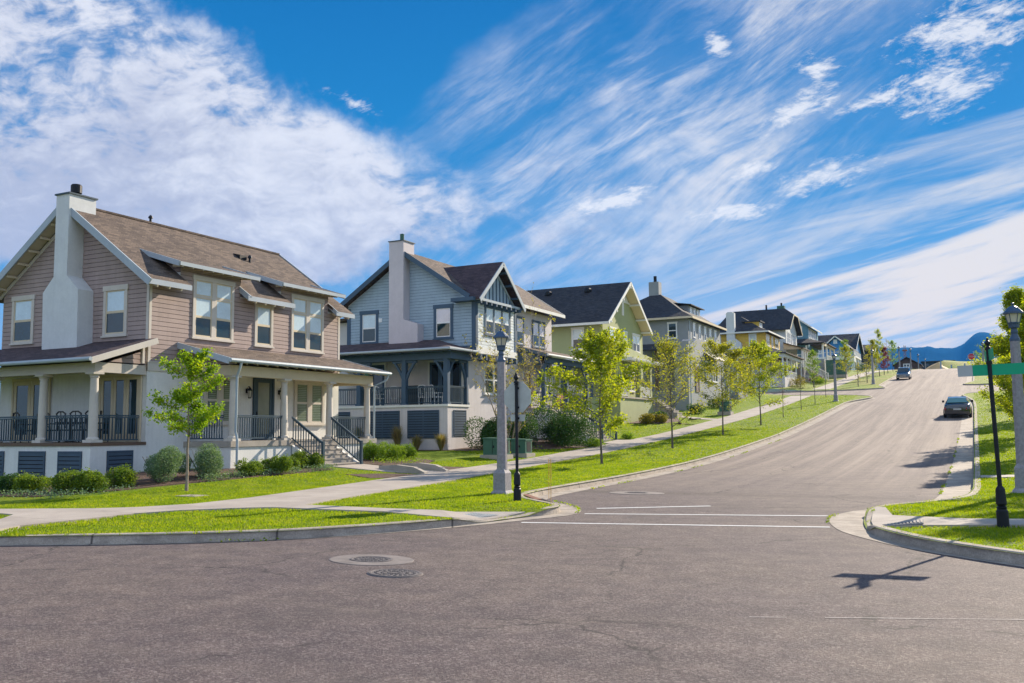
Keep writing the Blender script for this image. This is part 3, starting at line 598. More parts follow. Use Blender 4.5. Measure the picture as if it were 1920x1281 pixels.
# ------------------------------------------------------------------ house kit
def WF(c): return lambda u, z, d: (c+d, u, z)      # wall facing the street (+X), u = Y
def WS(c): return lambda u, z, d: (u, c-d, z)      # wall facing downhill (-Y), u = X
def laps(mb, W, uf, z0, z1, h=.165, dp=.024, dt=.004, mi=0, gap=.014):
    z = z0
    while z < z1-1e-3:
        zt = min(z+h, z1); a, b = uf(z+.001); c, d = uf(zt-.001)
        if b-a > .02:
            zb = z+gap if zt-z > .05 else z
            mb.add([W(a, zb, dp), W(b, zb, dp), W(d, zt, dt+.012), W(c, zt, dt+.012), W(a, zb, -.02), W(b, zb, -.02), W(c, zt, -.02), W(d, zt, -.02)], [(0, 1, 2, 3), (4, 5, 1, 0), (3, 2, 7, 6)], mi)
            mb.add([W(a, z-.002, .0015), W(b, z-.002, .0015), W(b, zb+.002, .0015), W(a, zb+.002, .0015)], [(0, 1, 2, 3)], 1)  # dark strip stands in for the shadow line under each lap
        z = zt
def window(par, W, u0, u1, z0, z1, n=1, trim='beige trim', sash='beige trim', tw=.11, transom=0, blind=.5, mull=.12, bm='blind white', gm='window glass', sill=True, glaz=None, shut=False):
    """u0..z1 is the outside of the trim; n lights side by side; blind = upper share covered by a blind"""
    m = MB(); m.wb(W, u0, u0+tw, z0, z1, 0, .062); m.wb(W, u1-tw, u1, z0, z1, 0, .062)
    m.wb(W, u0-.03, u1+.03, z1-tw*1.1, z1+.04, 0, .075); m.wb(W, u0+tw, u1-tw, z0, z0+tw*.6, 0, .06)
    if sill: m.wb(W, u0-.05, u1+.05, z0-.05, z0+.01, 0, .10)
    a0, a1, b0, b1 = u0+tw, u1-tw, z0+tw*.6, z1-tw*1.1
    w = (a1-a0-(n-1)*mull)/n; P = MB(); B = MB(); s = .045
    for i in range(n):
        x0 = a0+i*(w+mull); x1 = x0+w
        if i: m.wb(W, x0-mull, x0, b0, b1, 0, .058)
        top = b1
        parts = []
        if transom: zt = b1-(b1-b0)*transom; parts.append((zt+.03, b1, True)); m.wb(W, x0, x1, zt-.03, zt+.03, 0, .05); top = zt-.03
        zm = (b0+top)/2+(.0 if blind else 0)
        parts += [(zm, top, blind > 0), (b0, zm, blind >= 1)]
        for q0, q1, bl in parts:
            m.wb(W, x0, x0+s, q0, q1, 0, .043, 1); m.wb(W, x1-s, x1, q0, q1, 0, .043, 1); m.wb(W, x0+s, x1-s, q1-s, q1, 0, .042, 1); m.wb(W, x0+s, x1-s, q0, q0+s, 0, .042, 1)
            c = [W(x0+s, q0+s, .027), W(x1-s, q0+s, .027), W(x1-s, q1-s, .027), W(x0+s, q1-s, .027)]
            (B if bl else P).quad(*c)
            if shut:
                zz = q0+s+.02
                while zz < q1-s-.04: P.add([W(x0+s+.04, zz, .029), W(x1-s-.04, zz, .029), W(x1-s-.04, zz+.05, .04), W(x0+s+.04, zz+.05, .04)], [(0, 1, 2, 3)], 1); zz += .075
        if glaz:
            for k in range(1, glaz+1): m.wb(W, x0+(x1-x0)*k/(glaz+1)-.01, x0+(x1-x0)*k/(glaz+1)+.01, zm+s, top-s, 0, .02, 1)
    o = m.build('window', [trim, sash], par)
    if P.f: P.build('pane', [gm, 'shutter green'], o)
    if B.f: B.build('blind', bm, o)
    return o
def door(par, W, u0, u1, z0, z1, frame='beige trim', leaf='slate rail', lite='frosted glass', tw=.1, n=1, lm=.14, low=.2):
    m = MB(); m.wb(W, u0, u0+tw, z0, z1, 0, .06); m.wb(W, u1-tw, u1, z0, z1, 0, .06); m.wb(W, u0+tw, u1-tw, z1-tw, z1, 0, .058)
    o = m.build('door', frame, par); w = (u1-u0-2*tw)/n; L = MB(); G = MB()
    for i in range(n):
        a = u0+tw+i*w+.008; b = a+w-.016; zt = z1-tw-.006
        L.wb(W, a, a+lm, z0, zt, .005, .04); L.wb(W, b-lm, b, z0, zt, .005, .04); L.wb(W, a+lm, b-lm, zt-lm, zt, .005, .039); L.wb(W, a+lm, b-lm, z0, z0+low, .005, .039)
        G.quad(W(a+lm, z0+low, .02), W(b-lm, z0+low, .02), W(b-lm, zt-lm, .02), W(a+lm, zt-lm, .02))
    lf = L.build('door_leaf', leaf, o); G.build('pane', lite, o)
    MB().wb(W, u0+tw+.05, u0+tw+.09, z0+1.0, z0+1.14, .04, .08).build('handle', 'black metal', o)
    return o
def railing(par, a, b, h=.92, mat='slate rail', sp=.12, bw=.032, name='railing', post=False, sink=.1):
    """a, b: end points at floor level; works on stairs too"""
    a, b = Vector(a), Vector(b); L = (Vector((b.x, b.y, 0))-Vector((a.x, a.y, 0))).length; n = max(2, int(L/sp)); up_ = Vector((0, 0, 1))
    m = MB(); m.beam(a+up_*h, b+up_*h, .075, .05); m.beam(a+up_*(h-.06), b+up_*(h-.06), .045, .04); m.beam(a+up_*sink, b+up_*sink, .045, .045)
    o = m.build(name, mat, par); B = MB()
    for i in range(n):
        p = a.lerp(b, (i+.5)/n); B.box(p.x-bw/2, p.x+bw/2, p.y-bw/2, p.y+bw/2, p.z+sink, p.z+h-.04)
    B.build('balusters', mat, o)
    if post:
        q = MB(); q.box(b.x-.05, b.x+.05, b.y-.05, b.y+.05, b.z-.1, b.z+h+.06); q.box(b.x-.065, b.x+.065, b.y-.065, b.y+.065, b.z-.1, b.z+.1); q.build('newel_post', mat, par)
    return o
def column(par, x, y, z0, z1, r=.14, mat='beige trim', name='column'):
    m = MB(); m.box(x-r-.07, x+r+.07, y-r-.07, y+r+.07, z0, z0+.09)
    m.lathe(x, y, [(r+.05, z0+.09), (r+.055, z0+.13), (r+.03, z0+.16), (r, z0+.18), (r, z0+.9), (r*.84, z1-.22), (r*.84, z1-.2), (r+.0, z1-.18), (r+.0, z1-.15), (r*.84, z1-.145), (r+.02, z1-.1), (r+.05, z1-.07)], 20)
    m.box(x-r-.06, x+r+.06, y-r-.06, y+r+.06, z1-.07, z1); return m.build(name, mat, par)
def brace_post(par, x, y, z0, z1, mat='slate trim', w=.26, dirs=((0, 1), (0, -1)), br=.62):
    m = MB(); m.box(x-w/2, x+w/2, y-w/2, y+w/2, z0, z1); m.box(x-w/2-.04, x+w/2+.04, y-w/2-.04, y+w/2+.04, z0, z0+.12)
    o = m.build('porch_post', mat, par); B = MB()
    for dx, dy in dirs:
        a = Vector((x, y, z1-1.25)); c = Vector((x+dx*br, y+dy*br, z1-.12)); mid = a.lerp(c, .55)+Vector((-dx*.07, -dy*.07, 0))
        B.beam(a, mid, .11, .12); B.beam(mid, c, .11, .12); B.beam((x, y, z1-.07), (x+dx*(br+.15), y+dy*(br+.15), z1-.07), .13, .12)
    B.build('brace', mat, o); return o
def steps(par, x0, y0, y1, z0, z1, n, tread=.29, mat='step concrete', cheek=True):
    """flight facing +X: top edge at x0/z1, bottom at z0"""
    m = MB(); h = (z1-z0)/n
    for i in range(n):
        m.box(x0-.02, x0+tread*(n-i-1)+.02*1, y0, y1, z0-.3+(0 if i == 0 else .3+h*i-.001), z0+h*(i+1))
        if i < n: m.box(x0+tread*(n-i-1)+.02, x0+tread*(n-i-1)+.045, y0, y1, z0+h*(i+1)-.045, z0+h*(i+1)-.002)
    return m.build('steps', mat, par)
def gable_roof(par, x0, x1, y0, y1, zr_, ze, axis='Y', mat='brown shingle', th=.14, name='roof'):
    """symmetrical gable; x0,x1,y0,y1 are the eave/rake outlines"""
    m = MB()
    if axis == 'Y':
        xc = (x0+x1)/2
        for xe in (x0, x1): m.prism([(xc, y0, zr_), (xc, y1, zr_), (xe, y1, ze), (xe, y0, ze)], (0, 0, -th))
    else:
        yc = (y0+y1)/2
        for ye in (y0, y1): m.prism([(x0, yc, zr_), (x1, yc, zr_), (x1, ye, ze), (x0, ye, ze)], (0, 0, -th))
    return m.build(name, mat, par)
def hip_roof(par, x0, x1, y0, y1, ze, zt, rx0, rx1, ry0, ry1, mat='dark shingle', th=.12, name='roof', flare=0):
    """hip roof with ridge rectangle (rx0..rx1, ry0..ry1) at zt"""
    m = MB(); e = [(x0, y0, ze), (x1, y0, ze), (x1, y1, ze), (x0, y1, ze)]; r = [(rx0, ry0, zt), (rx1, ry0, zt), (rx1, ry1, zt), (rx0, ry1, zt)]
    if flare:
        k = .30; mid = [tuple(a+(b-a)*k for a, b in zip(p, q)) for p, q in zip(e, r)]; mid = [(p[0], p[1], ze+(zt-ze)*(k-flare)) for p in mid]
        m.add(e+mid+r+[(p[0], p[1], ze-th) for p in e], [(i, (i+1) % 4, 4+(i+1) % 4, 4+i) for i in range(4)]+[(4+i, 4+(i+1) % 4, 8+(i+1) % 4, 8+i) for i in range(4)]+[(8, 9, 10, 11)]+[(12+i, 12+(i+1) % 4, (i+1) % 4, i) for i in range(4)]+[(15, 14, 13, 12)])
    else: m.add(e+r+[(p[0], p[1], ze-th) for p in e], [(i, (i+1) % 4, 4+(i+1) % 4, 4+i) for i in range(4)]+[(4, 5, 6, 7)]+[(8+i, 8+(i+1) % 4, (i+1) % 4, i) for i in range(4)]+[(11, 10, 9, 8)])
    return m.build(name, mat, par)
def tails(par, pts_dirs, mat, name='rafter_tail', w=.05, h=.09, L=.5):
    for p, d in pts_dirs: MB().beam(p, Vector(p)+Vector(d)*L, w, h).build(name, mat, par)
def slat_vent(par, W, u0, u1, z0, z1, mat='vent slate', split=False):
    m = MB(); f = .05; m.wb(W, u0, u1, z0, z1, .002, .012, 1); m.wb(W, u0, u0+f, z0, z1, .01, .05); m.wb(W, u1-f, u1, z0, z1, .01, .05); m.wb(W, u0+f, u1-f, z1-f, z1, .01, .049); m.wb(W, u0+f, u1-f, z0, z0+f, .01, .049)
    if split: m.wb(W, (u0+u1)/2-.025, (u0+u1)/2+.025, z0+f, z1-f, .01, .05)
    z = z0+f
    while z < z1-f-.03:
        zt = min(z+.135, z1-f); m.wb(W, u0+f, u1-f, z+.028, zt, .012, .045); z = zt
    return m.build('vent_panel', [mat, 'gap shade backing'], par)
def wall_lantern(par, W, u, z, s=1.):
    m = MB(); m.wb(W, u-.05*s, u+.05*s, z-.02, z+.14*s, 0, .03); c = W(u, z, .16); a = W(u, z+.1*s, .02); b = W(u, z+.2*s, .16)
    m.tube([a, W(u, z+.22*s, .08), b], .012, 6); m.lathe(c[0], c[1], [(.10*s, z+.06*s), (.085*s, z+.1*s), (.03*s, z+.17*s), (.015*s, z+.2*s)], 6); m.lathe(c[0], c[1], [(.05*s, z-.2*s), (.06*s, z-.17*s)], 6)
    for k in range(6):
        t = 2*pi*k/6; m.tube([(c[0]+.055*s*cos(t), c[1]+.055*s*sin(t), z-.18*s), (c[0]+.085*s*cos(t), c[1]+.085*s*sin(t), z+.07*s)], .007, 4)
    o = m.build('wall_lantern', 'black metal', par); MB().lathe(c[0], c[1], [(.048*s, z-.17*s), (.075*s, z+.06*s)], 6).build('lantern_glass', 'lantern glass', o)

# ================================================================== house 1 (taupe)
H = thing('house', (-26, 28, .5), 'taupe lap-sided two-storey house with white base and porches, nearest the camera at the left', 'house', 'row of houses up the left side of the street')
FX, GY = -26.0, 23.1
S_ = WS(GY); Fr = WF(FX)
m = MB(); m.prism([(-34, GY, 0), (FX, GY, 0), (FX, GY, 7.25), (-30, GY, 10.15), (-34, GY, 7.25)], (0, 10.9, 0))
for y0, y1 in ((24.5, 27.6), (30.0, 33.15)): m.prism([(FX, y0, 7.0), (FX, y0, 8.0), (-28.2, y0, 8.62), (-28.2, y0, 7.0)], (0, y1-y0, 0))
m.build('wall', 'cream stucco', H)
sd_ = MB()
def ug(z): return (-34, FX) if z < 7.25 else (-30-(10.15-z)/.725, -30+(10.15-z)/.725)
laps(sd_, S_, ug, 4.37, 10.1, .165)
def uf(z): return (GY, 34.0)
laps(sd_, Fr, uf, 4.37, 7.2, .165)
for y0, y1 in ((24.5, 27.6), (30.0, 33.15)):
    laps(sd_, Fr, lambda z: (y0, y1), 7.2, 7.98, .165)
    for yy in (y0, y1):
        W_ = (lambda yy: lambda u, z, d: (u, yy-d if yy == y0 else yy+d, z))(yy)
        laps(sd_, W_, lambda z: (-30+(10.5-z)/.71, min(FX+.02, -25.6-(z-7.95)/.3) if z > 7.9 else FX+.02), 7.35, 8.4, .15)
sd_.build('siding', ['taupe siding', 'gap shade backing'], H)
m = MB(); m.wb(S_, -34, FX+.06, 4.07, 4.37, 0, .04); m.wb(Fr, GY-.04, 34.04, 4.07, 4.37, 0, .045); m.wb(Fr, GY-.04, 34.0, 4.37, 4.41, 0, .065)
m.wb(Fr, GY-.03, GY+.10, 4.41, 7.2, .01, .03); m.wb(S_, FX-.1, FX+.03, 4.37, 7.2, .01, .028); m.wb(Fr, 33.9, 34.03, 4.41, 7.2, .01, .03)
m.build('trim_band', 'beige trim', H)
MB().wb(Fr, GY-.02, 24.9, 1.2, 1.225, 0, .01).wb(Fr, GY-.02, 24.9, .0, 1.2, 0, .006).build('base_course', 'cream stucco', H)
# main roof, broken at the eaves by the two shed dormers
RX, RZ_, SL = -30.0, 10.5, .71
def mz(x): return RZ_-SL*abs(x-RX)
m = MB(); th = .13; y0, y1 = 22.55, 34.35; xm = -27.35; xe = -25.4
m.prism([(RX, y0, RZ_), (RX, y1, RZ_), (xm, y1, mz(xm)), (xm, y0, mz(xm))], (0, 0, -th))
m.prism([(RX, y0, RZ_), (RX, y1, RZ_), (-34.6, y1, mz(-34.6)), (-34.6, y0, mz(-34.6))], (0, 0, -th))
for a, b in ((y0, 24.5), (27.58, 30.02), (33.13, y1)): m.prism([(xm, a, mz(xm)), (xm, b, mz(xm)), (xe, b, mz(xe)), (xe, a, mz(xe))], (0, 0, -th))
for a, b in ((23.95, 28.1), (29.5, 33.7)): m.prism([(xm-.35, a, mz(xm)+.10), (xm-.35, b, mz(xm)+.10), (-25.45, b, 8.06), (-25.45, a, 8.06)], (0, 0, -.12))
m.box(RX-.12, RX+.12, y0, y1, RZ_-.05, RZ_+.025)
m.build('roof', 'brown shingle', H)
m = MB()
for s in (1, -1):
    xe_ = RX+s*4.65; m.beam((RX, y0-.02, RZ_-.10), (xe_, y0-.02, mz(xe_)-.10), .05, .26, upv=(0, 0, 1)); m.beam((RX, y1+.02, RZ_-.10), (xe_ if s < 0 else xm+.1, y1+.02, mz(xe_ if s < 0 else xm+.1)-.10), .05, .26)
for a, b in ((y0-.04, 24.48), (27.4, 30.2), (33.0, y1)): m.box(xe, xe+.03, a, b, mz(xe)-.19, mz(xe)+.0)
m.beam((xm, 27.58-.03, mz(xm)-.1), (xe, 27.58-.03, mz(xe)-.1), .05, .2); m.beam((xm, y1-.9, mz(xm)-.1), (xe, 33.13-.03, mz(xe)-.1), .04, .18)
for a, b in ((23.95, 28.1), (29.5, 33.7)):
    m.box(-25.45, -25.42, a, b, 7.92, 8.06)
    for yy in (a-.02, b+.02): m.beam((xm-.2, yy, mz(xm)+.02), (-25.45, yy, 7.98), .05, .19)
m.build('fascia', 'fascia grey', H)
pd = [((xe-.02-.45, y, mz(xe)-.05), (1, 0, -.35)) for y in np.arange(22.9, 34.3, .55) if not (24.45 < y < 27.6 or 30.0 < y < 33.15)]
pd += [((-25.95, y, 7.98), (1, 0, -.12)) for a, b in ((24.1, 28.), (29.65, 33.6)) for y in np.arange(a, b, .5)]
pd += [((RX+t*s, GY, mz(RX+t*s)-.28), (0, -1, 0)) for s in (1, -1) for t in np.arange(.7, 4.6, .62)]
tails(H, pd, 'tan stucco')
m = MB()
for s in (1, -1):
    for a_, b_ in ((22.6, GY-.02),): m.prism([(RX, a_, RZ_-.15), (RX, b_, RZ_-.15), (RX+s*4.55, b_, mz(RX+s*4.55)-.15), (RX+s*4.55, a_, mz(RX+s*4.55)-.15)], (0, 0, -.015))
m.build('soffit', 'tan stucco', H)
m = MB()
for s in (1, -1): m.beam((RX, GY-.03, RZ_-.34), (RX+s*4.2, GY-.03, mz(RX+s*4.2)-.3), .04, .14)
m.build('frieze_board', 'beige trim', H)
# chimney
c = MB(); yf = 22.42; cd = (0, GY-yf-.0, 0)
c.prism([(-30.72, yf, 4.9), (-28.83, yf, 4.9), (-28.87, yf, 7.1), (-29.5, yf, 7.66), (-29.5, yf, 10.72), (-30.22, yf, 10.72), (-30.22, yf, 7.66), (-30.78, yf, 7.1)], cd)
c.box(-30.217, -29.503, GY-.2, yf+1.15, 8.6, 10.717)
ch = c.build('chimney', 'chimney white', H)
m = MB(); m.box(-30.27, -29.45, yf-.05, yf+1.2, 10.722, 10.78); m.build('chimney_cap', 'slate rail', ch)
m = MB().lathe(-29.86, yf+.55, [(.13, 10.78), (.13, 10.88), (.2, 10.9), (.2, 11.18), (.17, 11.22), (.1, 11.22)], 14); m.build('flue', 'black metal', ch)
m = MB()
for x, y in ((-30.0, 26.6), (-28.4, 30.7)):
    z = mz(x); m.lathe(x, y, [(.05, z-.1), (.05, z+.18), (.10, z+.2), (.08, z+.27), (.02, z+.33)], 8)
m.prism([(-28.9, 30.2, mz(-28.9)+.02), (-28.5, 30.2, mz(-28.5)+.02), (-28.5, 30.2, mz(-28.5)+.2)], (0, .42, 0)); m.build('roof_vent', 'black metal', H)
# windows: trim outlines read off the walls
window(H, S_, -33.42, -32.12, 5.37, 7.19, tw=.13, sash='tan stucco'); window(H, S_, -28.28, -27.05, 5.39, 7.19, tw=.13, sash='tan stucco')
window(H, Fr, 25.1, 27.22, 5.42, 7.74, 2, transom=.29, mull=.22, tw=.12, sash='tan stucco'); window(H, Fr, 28.42, 29.5, 5.38, 7.14, tw=.12, sash='tan stucco'); window(H, Fr, 30.65, 32.82, 5.36, 7.74, 2, transom=.29, mull=.22, tw=.12, sash='tan stucco')
MB().wb(S_, -31.2, -31.0, 7.36, 7.52, 0, .04).build('wall_vent', 'brown band', H)
# front porch
PX0, PX1, PY0, PY1, FZ = FX, -23.7, 24.84, 33.75, 1.56
m = MB(); m.box(PX0, PX1-.06, PY0+.06, PY1-.3, 0, FZ-.2); m.build('porch_base', 'cream stucco', H)
MB().box(PX0, PX1, PY0, PY1, FZ-.2, FZ).build('porch_floor', 'step concrete', H)
m = MB(); pz = 4.42
m.prism([(FX, 24.45, 5.16), (FX, 34.25, 5.16), (-23.45, 34.25, pz+.06), (-23.45, 24.45, pz+.06)], (0, 0, -.12)); m.build('porch_roof', 'brown shingle', H)
m = MB()
for yy in (24.43, 34.27): m.beam((FX, yy, 5.07), (-23.45, yy, pz-.02), .05, .22)
m.build_each('porch_fascia', 'fascia grey', H)
m = MB(); m.tube([(-23.38, 24.4, pz), (-23.38, 34.35, pz)], .075, 8); m.tube([(-23.38, 24.95, pz-.06), (-23.45, 24.95, pz-.28), (-23.62, 25.0, pz-.55), (-23.64, 25.0, 1.9), (-23.56, 25.0, 1.6), (-23.56, 25.0, .5)], .045, 8)
m.tube([(-23.38, 34.2, pz-.06), (-23.45, 34.1, pz-.3), (-23.75, 33.62, pz-.55), (-23.76, 33.62, .6)], .042, 8); m.build('gutter', 'white gutter', H)
MB().box(-24.16, -23.88, 24.95, 33.7, 3.92, 4.3).box(FX, -24.16, 24.95, 25.2, 3.92, 4.3).box(FX, -24.16, 33.45, 33.7, 3.92, 4.3).box(FX, -24.1, 25.2, 33.5, 4.25, 4.3).build('porch_beam', 'tan stucco', H)
m = MB(); laps(m, WS(24.97), lambda z: (FX, FX+(5.05-z)/.3), 4.32, 5.02, .165); m.build('gable_siding', ['taupe siding', 'gap shade backing'], H)
tails(H, [((-23.95, y, pz+.08), (1, 0, -.3)) for y in np.arange(24.8, 34.2, .55)], 'tan stucco', L=.48)
for y in (25.22, 27.97, 30.78, 33.42): column(H, -24.0, y, FZ, 3.92)
railing(H, (FX+.1, 24.97, FZ), (-24.2, 24.97, FZ)); railing(H, (-23.98, 25.4, FZ), (-23.98, 27.82, FZ)); railing(H, (-23.98, 30.95, FZ), (-23.98, 33.25, FZ))
steps(H, PX1, 28.3, 30.55, .47, FZ, 6, .27)
m = MB(); m.prism([(PX1, 28.12, FZ-.2), (PX1, 28.12, .2), (-22.25, 28.12, .2), (-22.25, 28.12, .55)], (0, .17, 0)); m.prism([(PX1, 30.56, FZ-.2), (PX1, 30.56, .2), (-22.25, 30.56, .2), (-22.25, 30.56, .55)], (0, .17, 0)); m.build_each('stair_cheek', 'cream stucco', H)
for y in (28.22, 30.66): railing(H, (-23.8, y, FZ-.02), (-22.28, y, .52), .92, name='stair_railing', post=True)
WP = WF(FX+.02)
door(H, WP, 28.4, 29.62, FZ, 4.15, 'slate rail', 'slate rail', 'frosted glass', .12, low=.25)
window(H, WP, 30.9, 32.9, 2.2, 4.1, 2, mull=.26, tw=.14, blind=0, gm='green glass', shut=True); window(H, WP, 25.75, 27.4, 2.2, 4.1, 2, mull=.26, tw=.14, blind=0, gm='green glass', shut=True)
for u in (28.05, 29.95): wall_lantern(H, WP, u, 3.45, 1.15)
MB().wb(WP, 30.1, 30.2, 2.75, 2.98, 0, .03).build('letter_plate', 'black metal', H)
MB().wb(Fr, 25.9, 26.4, .62, .78, .03, .05).build('crawl_vent', 'sign back', H)
# side porch
SX1, SY0 = FX+.02, 20.85
m = MB(); m.box(-36, SX1, SY0, GY, 0, FZ-.09); m.build('side_porch_base', 'cream stucco', H)
MB().box(-36, SX1+.03, SY0-.05, GY, FZ-.09, FZ+.02).build('side_porch_floor', 'brown band', H)
m = MB(); m.prism([(-36, GY, 5.2), (-25.55, GY, 5.2), (-25.55, 20.4, 4.34), (-36, 20.4, 4.34)], (0, 0, -.11)); m.build('side_porch_roof', 'shaded shingle', H)
m = MB(); m.beam((-25.52, GY, 5.1), (-25.52, 20.4, 4.24), .05, .2); m.beam((-25.9, 22.8, 4.3), (-25.9, 22.8, 4.9), .1, .1); m.build('side_porch_fascia', 'beige trim', H)
MB().tube([(-36, 20.33, 4.29), (-25.45, 20.33, 4.29)], .07, 8).build('side_porch_gutter', 'white gutter', H)
MB().box(-36, -26.04, 20.98, 21.26, 3.92, 4.25).box(-26.32, -26.04, 21.26, 23.1, 3.92, 4.25).box(-36, -26.3, 21.2, 23.05, 4.2, 4.25).build('side_porch_beam', 'beige trim', H)
m = MB(); laps(m, WF(-26.06), lambda z: (21.5+(z-4.28)/.32, 23.08), 4.28, 4.95, .165); m.build('side_gable_siding', ['taupe siding', 'gap shade backing'], H)
tails(H, [((x, 20.9, 4.42), (0, -1, -.28)) for x in np.arange(-35.5, -25.6, .75)], 'tan stucco', L=.42)
for x in (-31.35, -28.75, -26.22): column(H, x, 21.12, FZ+.02, 3.92, .15)
railing(H, (-36, 21.1, FZ), (-31.5, 21.1, FZ)); railing(H, (-31.2, 21.1, FZ), (-28.95, 21.1, FZ)); railing(H, (-28.55, 21.1, FZ), (-26.4, 21.1, FZ)); railing(H, (-26.2, 21.3, FZ), (-26.2, 22.95, FZ))
SW_ = WS(GY-.02)
door(H, SW_, -33.2, -31.0, FZ, 4.0, 'tan stucco', 'tan stucco', 'window glass', .1, 2, .16, .3)
door(H, SW_, -28.35, -26.2, FZ, 4.0, 'tan stucco', 'tan stucco', 'window glass', .1, 3, .12, .3)
for a, b in ((-29.5, -28.15), (-27.5, -25.75+.0), (-32.2, -30.3)): slat_vent(H, WS(SY0-.0), a, b if b < -26 else -26.35, .38, 1.3)
slat_vent(H, WF(SX1), 21.5, 22.55, .38, 1.3)

# ================================================================== house 2 (blue-grey)
H = thing('house', (-26, 50, 1.), 'blue-grey lap-sided house with slate posts on its porches, second house in the row', 'house', 'row of houses up the left side of the street')
BX, GY2, FX2 = -24.1, 43.5, -25.6
m = MB(); m.prism([(-32.6, GY2, .3), (-24.75, GY2, .3), (-24.75, GY2, 9.3), (-28.55, GY2, 11.75), (-32.6, GY2, 9.2)], (0, 5.0, 0)); m.build('side_wall', 'mauve stucco', H)
m = MB(); m.prism([(-32.6, 48.4, .3), (FX2, 48.4, .3), (FX2, 48.4, 9.5), (-28.55, 48.4, 11.7), (-32.6, 48.4, 9.2)], (0, 8.5, 0)); m.box(-38, -32.6, 46, 52, .5, 8.6); m.build('wall', 'mauve stucco', H)
m = MB(); m.box(-24.8, BX, GY2, 48.4, 6.0, 9.05); m.build('bay_wall', 'pale siding', H)
m = MB(); g2 = lambda z: (-32.6, BX) if z < 9.05 else (max(-32.6, -28.55-(11.8-z)/.66), min(BX, -28.55+(11.8-z)/.66))
laps(m, WS(GY2), g2, 6.3, 11.75, .165); m.build('siding', ['blue siding', 'gap shade backing'], H)
m = MB(); laps(m, WF(BX), lambda z: (GY2, 48.4), 6.4, 9.0, .165); m.build('bay_siding', ['pale siding', 'gap shade backing'], H)
m = MB(); m.wb(WF(BX), GY2-.03, GY2+.22, 6.3, 9.0, .0, .05); m.wb(WS(GY2), BX-.2, BX+.05, 6.3, 9.0, 0, .05); m.wb(WF(BX), 48.2, 48.42, 6.3, 9.0, 0, .05); m.wb(WS(GY2), -32.65, -32.4, 6.3, 9.0, 0, .05)
m.wb(WS(GY2), -25.6, BX+.06, 6.02, 6.45, 0, .055); m.wb(WF(BX), GY2, 48.4, 6.0, 6.05, 0, .05)
m.build_each('corner_board', 'slate trim', H)
MB().wb(WF(BX), GY2+.0, 48.45, 6.05, 6.4, 0, .07).build('bay_skirt', 'white board', H)
m = MB()
for y in np.arange(43.9, 48.3, .62): m.box(-24.75, -23.95, y-.09, y+.09, 5.72, 6.0)
m.build_each('bay_bracket', 'slate trim', H)
xr, zr2, e2 = -28.55, 12.05, .655
def mz2(x): return zr2-e2*abs(x-xr)
m = MB(); m.prism([(xr, 43.0, zr2), (xr, 57.5, zr2), (-24.9, 57.5, mz2(-24.9)), (-24.9, 48.0, mz2(-24.9)), (-24.9, 43.0, mz2(-24.9))], (0, 0, -.13)); m.prism([(xr, 43.0, zr2), (xr, 57.5, zr2), (-33.1, 57.5, mz2(-33.1)), (-33.1, 43.0, mz2(-33.1))], (0, 0, -.13)); m.prism([(-38.5, 45.5, 8.6), (-32.6, 45.5, 8.9), (-32.6, 52.5, 8.9), (-38.5, 52.5, 8.6)], (0, 0, -.12))
m.build('roof', 'brown shingle', H)
cy, cz = 45.9, 11.35
m = MB(); xb = -29.0
for s in (-1, 1):
    ye = cy+s*2.72; ze = cz-.86*2.72
    xi = xr+(zr2-cz)/e2; xj = xr+(zr2-ze)/e2
    m.prism([(-23.6, cy, cz+.05), (xi-.25, cy, cz+.05), (min(xj-.25, -24.2), ye, ze+.05), (-23.6, ye, ze+.05)], (0, 0, -.13))
m.build('cross_gable_roof', 'shaded shingle', H)
m = MB(); m.prism([(-24.12, cy-2.35, 9.1), (-24.12, cy+2.35, 9.1), (-24.12, cy, 11.05)], (-2.5, 0, 0)); m.build('gable_panel', 'blue siding', H)
m = MB()
for y in np.arange(cy-2, cy+2.1, .42): m.box(-24.12, -24.08, y-.03, y+.03, 9.1, 11.05-abs(y-cy)*.83-.08)
m.build('gable_batten', 'slate trim', H)
m = MB()
for s in (-1, 1): m.beam((-23.58, cy, cz-.08), (-23.58, cy+s*2.78, cz-.86*2.78-.08), .05, .22); m.beam((-24.08, cy, 10.85), (-24.08, cy+s*2.35, 9.05), .05, .14)
m.box(-24.1, -23.75, cy-2.7, cy+2.7, 8.92, 9.06)
m.build('gable_fascia', 'fascia grey', H)
m = MB()
for s in (-1, 1):
    for t in (.35, 1.1, 1.85, 2.5): m.beam((-24.1, cy+s*t, cz-.86*t-.25), (-23.62, cy+s*t, cz-.86*t-.25), .12, .12)
for y in np.arange(cy-2.4, cy+2.5, .6): m.box(-24.1, -23.7, y-.07, y+.07, 8.75, 8.92)
m.build_each('outrigger', 'slate trim', H)
m = MB()
for s, x1 in ((1, -24.2), (-1, -33.1)): m.beam((xr, 42.98, zr2-.11), (x1, 42.98, mz2(x1)-.11), .05, .26)
m.box(-25.3, -23.9, 42.9, 43.5, 8.86, 9.06)
m.build('fascia', 'slate trim', H)
m = MB(); m.beam((xr, 57.53, zr2-.11), (-24.9, 57.53, mz2(-24.9)-.11), .05, .24); m.box(-24.9, -24.84, 48.7, 57.55, mz2(-24.9)-.2, mz2(-24.9)); m.build('eave_board', 'white board', H)
c = MB(); yf = 42.85
c.prism([(-29.3, yf, 6.6), (-27.4, yf, 6.6), (-27.4, yf, 7.78), (-28.33, yf, 8.08), (-28.33, yf, 12.55), (-29.3, yf, 12.55)], (0, .65, 0)); c.box(-29.297, -28.333, yf+.3, yf+1.1, 10, 12.547)
